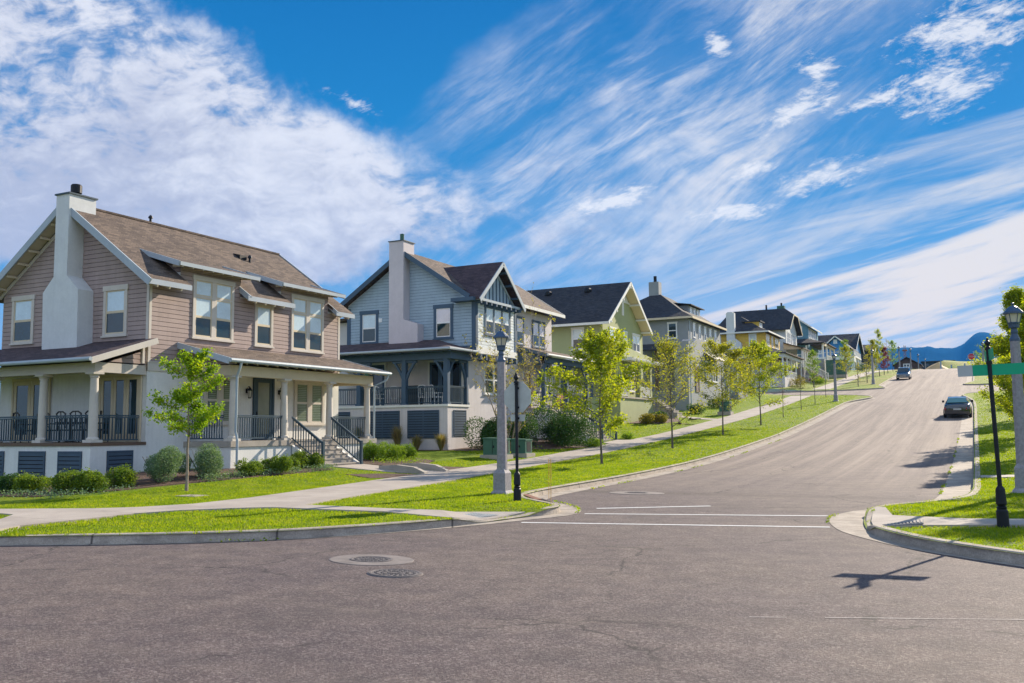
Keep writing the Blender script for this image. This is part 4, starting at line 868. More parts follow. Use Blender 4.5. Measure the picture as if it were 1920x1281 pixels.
ch = c.build('chimney', 'chimney mauve', H); MB().box(-29.35, -28.28, yf-.05, yf+1.15, 12.552, 12.6).build('chimney_cap', 'slate rail', ch); MB().lathe(-28.75, yf+.5, [(.12, 12.6), (.12, 13.0), (.14, 13.02), (.1, 13.06)], 12).build('flue', 'utility green', ch)
kw = dict(trim='slate trim', sash='white frame', tw=.17)
window(H, WS(GY2+.0), -31.72, -30.45, 6.9, 8.78, **kw); window(H, WS(GY2), -26.72, -25.48, 6.93, 8.8, bm='blind pink', **kw)
window(H, WF(BX), 44.5, 47.65, 7.15, 8.85, 3, mull=.16, **kw)
MB().wb(WS(GY2), -30.42, -30.2, 8.1, 8.32, 0, .05).build('wall_vent', 'white frame', H)
window(H, WF(FX2), 51.4, 52.5, 7.25, 9.0, trim='slate trim', sash='white frame', tw=.1, bm='blind pink'); window(H, WF(FX2), 53.8, 55.75, 7.25, 8.98, 2, trim='slate trim', sash='white frame', tw=.1, bm='blind pink', mull=.14)
window(H, WF(-24.75), 45.6, 47.9, 3.9, 5.6, 2, trim='white frame', sash='white frame', tw=.08, blind=0)
# side porch with hipped roof
P1x, P1y, Z2 = -24.5, 41.2, 3.25
m = MB(); m.box(-33.5, P1x, P1y, GY2, .3, Z2-.12); m.build('side_porch_base', 'mauve stucco', H)
MB().box(-33.5, P1x+.05, P1y-.05, GY2, Z2-.12, Z2).build('side_porch_floor', 'white board', H)
m = MB(); e = [(-33.9, 40.6, 6.12), (-24.0, 40.6, 6.12), (-24.0, GY2, 6.12)]; m.add([(-33.9, 40.6, 6.16), (-24.0, 40.6, 6.16), (-24.0, GY2, 6.16), (-26.6, GY2, 6.92), (-33.9, GY2, 6.92), (-33.9, 40.6, 6.0), (-24.0, 40.6, 6.0), (-24.0, GY2, 6.0)], [(0, 1, 3, 4), (1, 2, 3), (5, 6, 1, 0), (6, 7, 2, 1)]); m.build('side_porch_roof', 'shaded shingle', H)
MB().tube([(-33.9, 40.56, 6.1), (-23.95, 40.56, 6.1), (-23.95, GY2, 6.1)], .07, 8).build('side_porch_gutter', 'fascia grey', H)
MB().box(-33.9, -24.3, 41.2, 41.5, 5.62, 5.98).box(-24.6, -24.3, 41.5, GY2, 5.62, 5.98).box(-33.9, -24.05, 40.65, GY2, 5.98, 6.0).build('side_porch_beam', 'slate trim', H)
tails(H, [((x, 41.1, 5.98), (0, -1, 0)) for x in np.arange(-33.5, -24.2, .8)], 'slate trim', L=.42)
for x, dd in ((-33.1, ((1, 0),)), (-30.2, ((1, 0), (-1, 0))), (-27.25, ((1, 0), (-1, 0))), (-24.65, ((-1, 0), (0, 1)))): brace_post(H, x, 41.37, Z2, 5.62, dirs=dd)
brace_post(H, -24.6, 43.35, Z2, 5.62, dirs=((0, -1),), w=.18)
for a, b in ((-32.95, -30.33), (-30.07, -27.4), (-27.1, -24.8)): railing(H, (a, 41.37, Z2), (b, 41.37, Z2), .95)
railing(H, (-24.6, 41.5, Z2), (-24.6, 43.25, Z2), .95)
for a, b in ((-33.0, -30.7), (-29.65, -27.45), (-26.95, -25.0)): slat_vent(H, WS(P1y), a, b, 1.48, 2.95, split=True)
slat_vent(H, WF(P1x), 41.8, 43.1, 1.6, 2.95)
door(H, WS(GY2-.0), -31.9, -29.9, Z2, 5.75, 'white board', 'slate trim', 'window glass', .1, 2, .14, .3); door(H, WS(GY2), -27.1, -24.85, Z2, 5.75, 'white board', 'slate trim', 'dark glass', .1, 3, .12, .3)
# front porch
m = MB(); m.box(FX2, -23.7, 51.5, 59.0, .4, Z2-.15); m.build('front_porch_base', 'mauve stucco', H); MB().box(FX2, -23.65, 51.45, 59.05, Z2-.15, Z2).build('front_porch_floor', 'step concrete', H)
m = MB(); m.prism([(FX2, 51.2, 7.15), (FX2, 59.2, 7.15), (-23.3, 59.2, 6.5), (-23.3, 51.2, 6.5)], (0, 0, -.12)); m.build('front_porch_roof', 'brown shingle', H)
m = MB(); m.prism([(FX2, 51.5, 6.0), (-23.6, 51.5, 6.0), (-23.6, 51.5, 6.42), (FX2, 51.5, 6.98)], (0, .15, 0)); m.beam((FX2, 51.18, 7.06), (-23.3, 51.18, 6.42), .05, .2); m.box(-23.95, -23.65, 51.5, 59.0, 6.0, 6.4); m.build('front_porch_beam', 'slate trim', H)
MB().tube([(-23.25, 51.1, 6.45), (-23.25, 59.3, 6.45)], .07, 8).build('front_porch_gutter', 'white board', H)
for y, dd in ((51.75, ((0, 1), (-1, 0))), (55.2, ((0, 1), (0, -1))), (58.75, ((0, -1),))): brace_post(H, -23.85, y, Z2, 6.0, dirs=dd, br=.7)
railing(H, (FX2+.1, 51.65, Z2), (-23.98, 51.65, Z2), .95); railing(H, (-23.85, 55.4, Z2), (-23.85, 58.6, Z2), .95)
door(H, WF(FX2+.02), 52.3, 53.5, Z2, 5.6, 'white board', 'rusty iron', 'dark glass', .12); window(H, WF(FX2+.02), 55.6, 57.2, 4.1, 5.6, 2, trim='slate trim', sash='white frame', tw=.1, blind=0, gm='green glass')
wall_lantern(H, WF(FX2+.02), 54.4, 5.0, 1.3)
steps(H, -23.65, 52.1, 54.6, 1.05, Z2, 12, .3)
for y in (52.15, 54.55): railing(H, (-23.7, y, Z2), (-20.2, y, 1.1), .95, name='stair_railing', post=True, sp=.14)
MB().prism([(-23.65, 51.95, Z2-.3), (-23.65, 51.95, .7), (-20.2, 51.95, .7), (-20.2, 51.95, 1.0)], (0, .14, 0)).build('stair_cheek', 'mauve stucco', H)

# ================================================================== house 3 (green)
H = thing('house', (-27, 69, 2.2), 'green stucco house with a dark steep roof and street-facing gable, third in the row', 'house', 'row of houses up the left side of the street')
m = MB(); m.prism([(-25, 65, 1), (-25, 74.3, 1), (-25, 74.3, 10.1), (-25, 69.65, 13.25), (-25, 65, 10.1)], (-13, 0, 0)); m.build('wall', 'green stucco', H)
m = MB()
for s in (-1, 1): m.prism([(-24.2, 69.35, 13.6), (-38, 69.35, 13.6), (-38, 69.35+s*5.15, 9.9), (-24.2, 69.35+s*5.15, 9.9)], (0, 0, -.14))
m.build('roof', 'dark shingle', H)
m = MB()
for s in (-1, 1): m.beam((-24.17, 69.35, 13.48), (-24.17, 69.35+s*5.2, 9.77), .05, .24)
m.box(-38, -24.2, 64.15, 64.22, 9.72, 9.9); m.build('fascia', 'white board', H)
m = MB()
for s in (-1, 1): m.prism([(-24.2, 69.35, 13.42), (-24.98, 69.35, 13.42), (-24.98, 69.35+s*5.1, 9.74), (-24.2, 69.35+s*5.1, 9.74)], (0, 0, -.02))
m.build('soffit', 'tan stucco', H)
m = MB()
for s in (-1, 1):
    for t in (.25, 1.9, 3.4, 4.7): m.beam((-25, 69.35+s*t, 13.3-.718*t), (-24.1, 69.35+s*t, 13.3-.718*t), .14, .14)
m.build_each('outrigger', 'white board', H)
MB().prism([(-24.98, 68.1, 12.15), (-24.98, 70.9, 12.15), (-24.98, 69.6, 13.1)], (.02, 0, 0)).wb(WF(-25), 67.8, 71.2, 12.0, 12.15, .02, .08).build('gable_panel', 'white board', H)
m = MB(); m.wb(WF(-25), 69.3, 69.7, 10.95, 12.0, 0, .06); m.build('gable_louvre', 'white board', H)
for x in (-27.5, -31.0, -34.5): MB().lathe(x, 68.4, [(.3, 12.9), (.3, 13.1), (.22, 13.2)], 8).build('roof_vent', 'black metal', H)
k3 = dict(trim='white board', sash='white frame', tw=.1)
window(H, WS(65), -27.55, -26.5, 7.95, 9.65, **k3); window(H, WF(-25), 66.4, 68.3, 8.15, 9.75, 2, **k3); window(H, WF(-25), 69.5, 70.4, 8.3, 9.7, **k3); window(H, WF(-25), 71.7, 73.5, 8.2, 9.7, 2, **k3)
m = MB(); m.prism([(-25, 65.0, 7.2), (-25, 72.8, 7.2), (-25, 72.8, 7.7), (-25, 70, 7.85), (-25, 67, 8.1), (-25, 65.0, 8.2)], (1.3, 0, 0)); m.box(-25, -23.7, 65, 72.8, 1.5, 4.2); m.build('porch_wall', 'green stucco', H)
MB().box(-25.1, -23.6, 64.9, 72.9, 4.2, 4.32).box(-24.9, -23.55, 64.9, 65.15, 8.2, 8.28).build('porch_floor', 'step concrete', H)
for y in (65.2, 67.0, 69.8, 72.5): MB().box(-24.1, -23.72, y-.2, y+.2, 4.32, 7.2).build('pier', 'green stucco', H)
m = MB(); m.box(-23.7, -22.9, 65, 73, 7.0, 7.1)
for y in np.arange(65, 73, .35): m.box(-23.7, -22.7, y, y+.1, 7.1, 7.22)
m.build('trellis', 'white board', H)
for a, b in ((65.4, 66.8), (70, 72.3)): railing(H, (-23.75, a, 4.32), (-23.75, b, 4.32), .85, 'white board')
door(H, WF(-25), 67.6, 68.9, 4.3, 6.6, 'white board', 'slate rail', 'dark glass'); window(H, WF(-25), 70.2, 72, 4.9, 6.5, 2, blind=0, **k3)
m = MB(); m.box(-30, -25, 62.6, 65, 1.5, 4.2); m.build('side_porch_base', 'green stucco', H)
m = MB(); m.prism([(-30, 65, 7.3), (-24.8, 65, 7.3), (-24.8, 62.2, 6.7), (-30, 62.2, 6.7)], (0, 0, -.15)); m.build('side_porch_roof', 'white board', H)
railing(H, (-30, 62.75, 4.2), (-25.1, 62.75, 4.2), .9, 'white board')
for x in (-29.8, -27.4, -25.1): MB().box(x-.1, x+.1, 62.65, 62.85, 4.2, 6.6).build('porch_post', 'slate trim', H)
window(H, WS(65), -28.6, -27.4, 4.9, 6.5, blind=0, **k3)
steps(H, -23.6, 73.1, 74.6, 3.0, 4.3, 7, .3); MB().box(-25, -23.6, 72.8, 74.6, 2, 4.3).build('landing', 'step concrete', H)

# ================================================================== house 4 (grey hip roof)
H = thing('house', (-27, 91, 4), 'grey stucco house with a dark hipped roof and stepped parapet, fourth in the row', 'house', 'row of houses up the left side of the street')
MB().box(-34, -24.3, 86, 98.2, 3, 12.4).build('wall', 'grey stucco', H)
hip_roof(H, -34.7, -23.75, 85.4, 98.9, 12.55, 15.6, -29.4, -28.4, 90.5, 94.5, flare=.06)
m = MB(); m.box(-23.78, -23.7, 85.35, 98.95, 12.36, 12.56); m.box(-34.7, -23.7, 85.33, 85.4, 12.36, 12.56); m.build('fascia', 'tan stucco', H)
ch = MB().box(-29.6, -28.55, 90.4, 91.4, 15.0, 16.95).build('chimney', 'grey stucco', H); MB().lathe(-29.05, 90.9, [(.17, 16.95), (.17, 17.6)], 10).build('flue', 'black metal', ch)
m = MB(); m.box(-28, -25.6, 90.8, 95.2, 13.0, 14.35); m.build('dormer', 'grey stucco', H); MB().prism([(-28.4, 90.4, 14.85), (-28.4, 95.6, 14.85), (-25.2, 95.6, 14.4), (-25.2, 90.4, 14.4)], (0, 0, -.1)).build('dormer_roof', 'dark shingle', H)
k4 = dict(trim='white frame', sash='white frame', tw=.08)
for i in range(3): window(H, WF(-25.6), 91.2+i*1.3, 92.1+i*1.3, 13.45, 14.2, blind=1, **k4)
window(H, WS(86), -26.35, -25.4, 10.55, 12.1, blind=0, **k4)
for i in range(5): y = 87.5+i*2.05; window(H, WF(-24.3), y, y+.8, 10.7, 12.15, **k4)
m = MB(); m.prism([(-24.3, 81.0, 3), (-24.3, 96.8, 3), (-24.3, 96.8, 9.3), (-24.3, 90, 9.9), (-24.3, 86.5, 10.3), (-24.3, 84, 10.2), (-24.3, 82.4, 9.55), (-24.3, 81.0, 9.5)], (1.3, 0, 0)); m.box(-24.4, -22.9, 81, 81.3, 9.5, 9.75); m.build('parapet_wall', 'grey stucco', H)
MB().box(-29, -24.3, 82.8, 86, 3, 5.4).build('side_porch_base', 'grey stucco', H); MB().prism([(-29, 86, 10.1), (-24.4, 86, 10.1), (-24.4, 82.6, 9.3), (-29, 82.6, 9.3)], (0, 0, -.15)).build('side_porch_roof', 'dark shingle', H)
for x in (-28.8, -26.6): MB().box(x-.15, x+.15, 83, 83.3, 5.4, 9.2).build('porch_post', 'brown band', H)
W4 = WF(-22.98)
m = MB(); m.add([W4(86.5, 9.1, 0), W4(92, 9.1, 0), W4(92, 8.5, .9), W4(86.5, 8.5, .9)], [(0, 1, 2, 3)]); m.wb(W4, 86.5, 92, 8.35, 8.5, .85, .9); m.build('awning', 'black metal', H)
window(H, W4, 86.8, 88.6, 6.4, 8.3, 2, blind=0, **k4); window(H, W4, 89.3, 91.3, 6.4, 8.3, 2, blind=0, **k4); door(H, W4, 83.2, 84.4, 5.2, 7.6, 'brown band', 'brown band', 'dark glass')
MB().prism([(-24.3, 96.8, 9.3), (-24.3, 101.5, 9.3), (-21.9, 101.5, 8.8), (-21.9, 96.8, 8.8)], (0, 0, -.14)).build('porch_roof', 'brown shingle', H)
MB().box(-24.3, -22.2, 96.8, 101.3, 3.5, 5.6).build('porch_base', 'grey stucco', H)
for y in (97, 99, 101.1): MB().box(-22.6, -22.3, y-.15, y+.15, 5.6, 8.7).build('porch_post', 'grey stucco', H)
MB().tube([(-24.2, 86.1, 12.3), (-24.2, 86.1, 9)], .06, 6).tube([(-22.85, 81.15, 9.5), (-22.85, 81.15, 4)], .06, 6).build('downpipe', 'white gutter', H)

# ================================================================== house 5 (yellow)
H = thing('house', (-28, 131, 7.4), 'yellow lap-sided house with a tall white chimney, first house beyond the side street', 'house', 'row of houses up the left side of the street')
MB().box(-34, -25.15, 126.05, 136.7, 6, 14.75).build('wall', 'yellow siding', H)
m = MB(); laps(m, WS(126.05), lambda z: (-34, -25.1), 11.5, 14.7, .2, .03); laps(m, WF(-25.15), lambda z: (126, 136.7), 11.5, 14.7, .2, .03); m.build('siding', ['yellow siding', 'gap shade backing'], H)
hip_roof(H, -34.6, -24.5, 125.3, 137.3, 14.9, 17.6, -30, -29.2, 130.2, 131.8, 'dark shingle', flare=.05)
m = MB(); m.box(-24.5, -24.42, 125.25, 137.35, 14.72, 14.92); m.box(-34.6, -24.42, 125.2, 125.3, 14.72, 14.92); m.build('fascia', 'white board', H)
k5 = dict(trim='white frame', sash='white frame', tw=.12)
window(H, WS(126.05), -27.25, -26.2, 12.97, 14.65, **k5); window(H, WS(126.05), -32.3, -31.05, 12.9, 14.6, **k5)
window(H, WF(-25.15), 127.05, 129.2, 13.05, 14.6, 2, **k5); window(H, WF(-25.15), 130.6, 131.7, 13.05, 14.6, **k5); window(H, WF(-25.15), 133.2, 135.7, 13.1, 14.6, 2, **k5)
c = MB(); c.prism([(-30.1, 125.3, 12.5), (-28.15, 125.3, 12.5), (-28.15, 125.3, 13.4), (-29.0, 125.3, 14.1), (-29.0, 125.3, 17.6), (-30.1, 125.3, 17.6)], (0, .8, 0)); c.box(-29.95, -29.2, 125.4, 125.95, 17.6, 17.75); c.build('chimney', 'chimney white', H)
MB().box(-28.2, -26.3, 128.2, 130.6, 15.0, 16.5).build('dormer', 'yellow siding', H); MB().box(-28.6, -26.0, 127.9, 130.9, 16.5, 16.66).build('dormer_roof', 'dark shingle', H); window(H, WF(-26.3), 128.5, 130.3, 15.3, 16.4, 2, **k5)
hip_roof(H, -34, -21.9, 123.2, 126.0, 11.75, 12.7, -33, -24.6, 125.7, 126.0, name='side_porch_roof'); hip_roof(H, -25.1, -21.9, 126.0, 138.2, 11.75, 12.7, -25.1, -24.9, 126.2, 136.8, 'brown shingle', name='porch_roof')
MB().box(-34, -22.3, 123.6, 126, 11.2, 11.62).box(-22.6, -22.3, 126, 137.9, 11.2, 11.62).build('porch_beam', 'chimney white', H)
for x, y in ((-31.5, 123.75), (-28.4, 123.75), (-25.3, 123.75), (-22.45, 123.75), (-22.45, 126.8), (-22.45, 129.8), (-22.45, 133.5), (-22.45, 137.7)): column(H, x, y, 8.5, 11.2, .13, 'chimney white')
MB().box(-34, -22.2, 123.5, 126, 6, 8.5).box(-25.1, -22.2, 126, 138, 6, 8.5).build('porch_base', 'mauve stucco', H)
MB().box(-25.1, -25.05, 126, 137, 8.5, 11.6).build('porch_wall', 'tan stucco', H)
railing(H, (-34, 123.7, 8.5), (-22.5, 123.7, 8.5), .95, 'chimney white', .2); railing(H, (-22.35, 127, 8.5), (-22.35, 133.3, 8.5), .95, 'chimney white', .2)
railing(H, (-22.2, 137.8, 8.5), (-20.3, 137.8, 8.0), .95, 'chimney white', .2, name='stair_railing'); window(H, WF(-25.04), 131, 133, 9.3, 11, 2, blind=0, **k5); door(H, WF(-25.04), 128, 129.2, 8.5, 11)
for x in (-27.5, -30.2): window(H, WS(126.04), x, x+1.4, 9.2, 11, 2, blind=0, **k5)

# ================================================================== house 6 (cream, big jerkinhead roof)
H = thing('house', (-28, 146, 8.6), 'pale cream house with a very large dark roof rising behind the yellow house', 'house', 'row of houses up the left side of the street')
m = MB(); m.prism([(-25, 141, 7), (-25, 150.4, 7), (-25, 150.4, 16.7), (-25, 147.5, 18.9), (-25, 143.8, 18.9), (-25, 141, 16.7)], (-9.5, 0, 0)); m.build('wall', 'cream siding', H)
m = MB(); laps(m, WS(141), lambda z: (-34.5, -25), 13, 16.7, .2, .03); laps(m, WF(-25), lambda z: (141, 150.4) if z < 16.7 else (141+(z-16.7)*1.27, 150.4-(z-16.7)*1.3), 13, 18.8, .2, .03); m.build('siding', ['pale siding', 'gap shade backing'], H)
m = MB(); zt = 20.3; yc = 145.6
for s in (-1, 1): ye = yc+s*5.3; m.prism([(-25.8, yc, zt), (-34.2, yc, zt), (-36.0, ye, 16.55), (-24.2, ye, 16.55), (-24.2, yc+s*1.7, 19.1)], (0, 0, -.15))
m.prism([(-25.8, yc, zt), (-24.2, yc-1.7, 19.1), (-24.2, yc+1.7, 19.1)], (0, 0, -.15)); m.build('roof', 'dark shingle', H)
m = MB()
for s in (-1, 1): m.beam((-24.15, yc+s*1.7, 19.0), (-24.15, yc+s*5.35, 16.45), .06, .26)
m.beam((-24.15, yc-1.7, 19.0), (-24.15, yc+1.7, 19.0), .06, .2); m.build('fascia', 'tan stucco', H)
ch = MB().box(-27.2, -26.1, 146.8, 147.8, 19, 20.9).build('chimney', 'utility green', H); MB().lathe(-26.6, 147.3, [(.14, 20.9), (.14, 21.4)], 8).lathe(-28.6, 145.6, [(.14, 20.2), (.14, 21)], 8).build('flue', 'black metal', ch)
for i, y in enumerate((142.1, 143.5, 145.2, 147.2, 148.5)): window(H, WF(-25), y, y+1.05, 14.6, 16.3, blind=0, **k5)
m = MB(); m.prism([(-25, 138.6, 14.4), (-25, 151.6, 14.4), (-22.1, 151.6, 13.5), (-22.1, 138.6, 13.5)], (0, 0, -.14)); m.build('porch_roof', 'brown shingle', H)
MB().prism([(-25, 138.8, 13.3), (-22.3, 138.8, 13.3), (-22.3, 138.8, 13.5), (-25, 138.8, 14.25)], (0, .1, 0)).box(-22.5, -22.25, 138.8, 151.4, 13.1, 13.45).build('porch_beam', 'tan stucco', H)
for y in (139, 141, 143, 145, 147, 149.2, 151.2): MB().box(-22.5, -22.25, y-.12, y+.12, 10.6, 13.1).build('porch_post', 'white board', H)
MB().box(-25, -22.2, 138.7, 151.5, 7, 10.6).build('porch_base', 'rock', H)
steps(H, -22.2, 141.2, 143.6, 8.9, 10.6, 9, .3)
for y in (141.2, 143.6): railing(H, (-22.2, y, 10.6), (-19.5, y, 8.95), .95, 'white board', .2, name='stair_railing', post=True)
# ================================================================== house 7 (teal)
H = thing('house', (-28, 167, 10.6), 'teal-blue house with tall white upper windows, between the cream and bright blue houses', 'house', 'row of houses up the left side of the street')
m = MB(); m.prism([(-25, 162, 9), (-25, 162, 19.1), (-29.5, 162, 22.3), (-34, 162, 19.1), (-34, 162, 9)], (0, 11, 0)); m.build('wall', 'teal siding', H)
m = MB(); laps(m, WS(162), lambda z: (-34, -25) if z < 19.1 else (-29.5-(22.3-z)*1.4, -29.5+(22.3-z)*1.4), 13, 22.2, .2, .03); m.build('siding', ['teal siding', 'gap shade backing'], H)
gable_roof(H, -34.6, -24.4, 161.4, 173.8, 22.65, 18.95, 'Y', 'brown shingle')
m = MB(); m.beam((-29.5, 161.37, 22.5), (-24.35, 161.37, 18.82), .06, .24); m.box(-24.4, -24.34, 161.4, 173.8, 18.75, 18.95); m.build('fascia', 'white board', H)
window(H, WS(162), -26.7, -25.95, 17.3, 19.05, **k5)
for i in range(5): y = 162.5+i*1.75; window(H, WF(-25), y, y+1.2, 17.2, 18.8, blind=0, **k5)
MB().wb(WF(-25), 162, 173, 16.4, 17.0, .0, .1).build('trim_band', 'white board', H)
hip_roof(H, -34, -22.1, 159.2, 162, 16.0, 16.9, -33, -25, 161.7, 162, 'dark shingle', name='side_porch_roof'); hip_roof(H, -25.2, -21.9, 163.8, 174, 16.0, 16.9, -25.2, -24.9, 165, 173, 'brown shingle', name='porch_roof')
MB().box(-25, -22.2, 164, 173.8, 9.5, 13.2).box(-34, -22.2, 159.5, 162, 9.5, 13.2).build('porch_base', 'grey stucco', H); MB().box(-22.5, -22.25, 159.6, 173.7, 15.5, 15.9).build('porch_beam', 'tan stucco', H)
for x, y in ((-25, 159.8), (-22.4, 159.8), (-22.4, 164.2), (-22.4, 168.5), (-22.4, 173.5)): MB().box(x-.13, x+.13, y-.13, y+.13, 13.2, 15.6).build('porch_post', 'white board', H)
railing(H, (-33, 159.7, 13.2), (-22.5, 159.7, 13.2), .95, 'white board', .25); railing(H, (-22.35, 164.3, 13.2), (-22.35, 173.4, 13.2), .95, 'white board', .25)
# ================================================================== house 8 (bright blue)
H = thing('house', (-28, 215, 14), 'bright blue house with white balcony and stair railing, far up the street', 'house', 'row of houses up the left side of the street')
m = MB(); m.box(-36, -24, 205, 222, 12, 18.8); m.prism([(-24, 219.2, 12), (-24, 232.8, 12), (-24, 232.8, 19.6), (-24, 226, 23.0), (-24, 219.2, 19.6)], (-20, 0, 0)); m.prism([(-24, 205, 18.8), (-26.1, 205, 20.9), (-28.4, 205, 18.8)], (0, 15, 0)); m.build('wall', 'bright blue siding', H)
m = MB()
for s in (-1, 1): m.prism([(-23.4, 226, 23.5), (-48, 226, 23.5), (-48, 226+s*7.8, 19.4), (-23.4, 226+s*7.8, 19.4)], (0, 0, -.2))
for s in (-1, 1): m.prism([(-26.1, 204.4, 21.2), (-26.1, 222, 21.2), (-26.1+s*2.9, 222, 18.7), (-26.1+s*2.9, 204.4, 18.7)], (0, 0, -.15))
m.build('roof', 'dark shingle', H)
m = MB()
for s in (-1, 1): m.beam((-26.1, 204.36, 21.1), (-26.1+s*2.95, 204.36, 18.6), .06, .24); m.beam((-23.36, 226, 23.4), (-23.36, 226+s*7.9, 19.25), .06, .3)
m.build('fascia', 'white board', H)
window(H, WS(205), -26.5, -25.75, 19.6, 20.4, blind=1, **k5); window(H, WS(205), -29.6, -29, 17.5, 18.7, blind=0, **k5); window(H, WS(205), -31.6, -31, 17.5, 18.7, blind=0, **k5); window(H, WF(-24), 209, 211, 17.8, 19.4, 2, **k5)
MB().box(-31, -22.2, 202.6, 205, 15.4, 16.6).box(-24, -22.2, 205, 216, 16.5, 16.8).build('balcony', 'white board', H)
railing(H, (-31, 202.7, 16.6), (-22.3, 202.7, 16.6), 1., 'white board', .25); railing(H, (-22.3, 202.8, 16.8), (-22.3, 216, 16.8), 1., 'white board', .25)
for y in (203, 207, 211, 215.8): MB().box(-22.6, -22.3, y-.15, y+.15, 13.6, 16.6).build('porch_post', 'white board', H)
railing(H, (-22.2, 209.3, 14.9), (-19.4, 212, 13.6), 1., 'white board', .25, name='stair_railing', post=True); steps(H, -22.2, 209.5, 212, 13.4, 14.8, 7, .3)
H = thing('house', (-26, 250, 15), 'charcoal house with white gable trim, last house before the crest of the hill', 'house', 'row of houses up the left side of the street')
m = MB(); m.box(-36, -23, 245, 256, 13, 20.2); m.box(-25.2, -23.6, 243.6, 245, 13, 20.6); m.build('wall', 'charcoal siding', H)
gable_roof(H, -36, -22, 244, 258, 22.9, 19.9, 'X', 'dark shingle', .2)
m = MB()
for s in (-1, 1): m.beam((-21.97, 251, 22.8), (-21.97, 251+s*7, 19.8), .06, .3)
m.build('fascia', 'white board', H); MB().prism([(-25.4, 243.3, 21.2), (-22.4, 243.3, 20.6), (-22.4, 248, 20.6), (-25.4, 248, 21.2)], (0, 0, -.15)).build('porch_roof', 'brown shingle', H)
window(H, WF(-23), 246, 248, 18, 19.6, 2, **k5); MB().box(-22.9, -22.6, 244, 244.3, 15, 20.5).build('porch_post', 'white board', H)

# ================================================================== plants
rng = np.random.default_rng(7)
def leaf_mesh(pts, size, rng, flat=.35, aspect=1.6, up_bias=0.3):
    """pts: (n,3); each leaf is a folded pair of triangles around a midrib"""
    n = len(pts); s = size*rng.uniform(.65, 1.25, n)[:, None]
    d = rng.normal(size=(n, 3)); d[:, 2] *= .6; d /= np.linalg.norm(d, axis=1)[:, None]
    nn = rng.normal(size=(n, 3)); nn[:, 2] += up_bias*3; nn -= d*(nn*d).sum(1)[:, None]; nn /= np.linalg.norm(nn, axis=1)[:, None]+1e-9
    w = np.cross(d, nn)
    a = pts-d*s*.5; b = pts+d*s*.5; c1 = pts+w*s*.5/aspect+nn*s*flat*.3; c2 = pts-w*s*.5/aspect+nn*s*flat*.3
    V = np.stack([a, c1, b, c2], 1).reshape(-1, 3); i = np.arange(n)*4
    F = np.stack([i, i+1, i+2, i+3], 1)
    return V, F.tolist()
def branchy(rnd, h, clear, shape, nprim, width, wander=.06, up=.75, fork=0, r0=.05, sub=5, trunks=1, spread=.0, droop=0.):
    """returns tube list [(pts, radii)] and twig tips [(p, dir, weight)] for a tree of height h; shape(t) gives crown radius 0..1"""
    tubes = []; tips = []
    for tk in range(trunks):
        lean = Vector((rnd.uniform(-1, 1), rnd.uniform(-1, 1), 0))*spread; a0 = tk*2*pi/max(trunks, 1)+rnd.random()
        if trunks > 1: lean = Vector((cos(a0), sin(a0), 0))*spread
        P = []; p = Vector((0, 0, -.1)); n = 9; off = Vector((0, 0, 0))
        for i in range(n+1):
            t = i/n; off += Vector((rnd.gauss(0, wander), rnd.gauss(0, wander), 0))*h/n*.5
            P.append(Vector((off.x+lean.x*t*h, off.y+lean.y*t*h, -.1+(h+.1)*t*(1 if trunks == 1 else rnd.uniform(.97, 1)))))
        rad = [r0*(1.25 if i == 0 else 1)*(1-.88*i/n) for i in range(n+1)]; tubes.append((P, rad))
        def at(t):
            x = min(max(t, 0), .999)*n; i = int(x); return P[i].lerp(P[i+1], x-i)
        for k in range(nprim):
            t = clear+(1-clear)*((k+rnd.random()*.8)/nprim)**.9*.97; az_ = k*2.4+rnd.uniform(-.5, .5); b = at(t); R = width*shape((t-clear)/(1-clear))*rnd.uniform(.72, 1.12)
            el_ = up*rnd.uniform(.6, 1.3)*(1 if t < .8 else 1.4); dr = Vector((cos(az_), sin(az_), el_)).normalized(); L = R/max(cos(atan2(el_, 1)), .35)*.95
            q = [b]; dd = dr.copy(); m_ = 5
            for j in range(m_):
                dd = (dd+Vector((rnd.gauss(0, .13), rnd.gauss(0, .13), rnd.gauss(.02-droop, .10)))).normalized(); q.append(q[-1]+dd*L/m_)
            rb = r0*(1-.85*t)*.55; tubes.append((q, [max(rb*(1-.85*j/m_), .004) for j in range(m_+1)]))
            for j in range(1, m_+1):
                for s_ in range(sub if j > 1 else 2):
                    a2 = rnd.uniform(0, 2*pi); d2 = (dd+Vector((cos(a2), sin(a2), rnd.uniform(-.3, .8)))*1.0).normalized(); l2 = L*rnd.uniform(.14, .34)*(1.1-.1*j)
                    e = q[j]+d2*l2; tubes.append(([q[j], q[j].lerp(e, .5)+Vector((0, 0, .02)), e], [.008, .006, .003])); tips.append((q[j], e))
    return tubes, tips
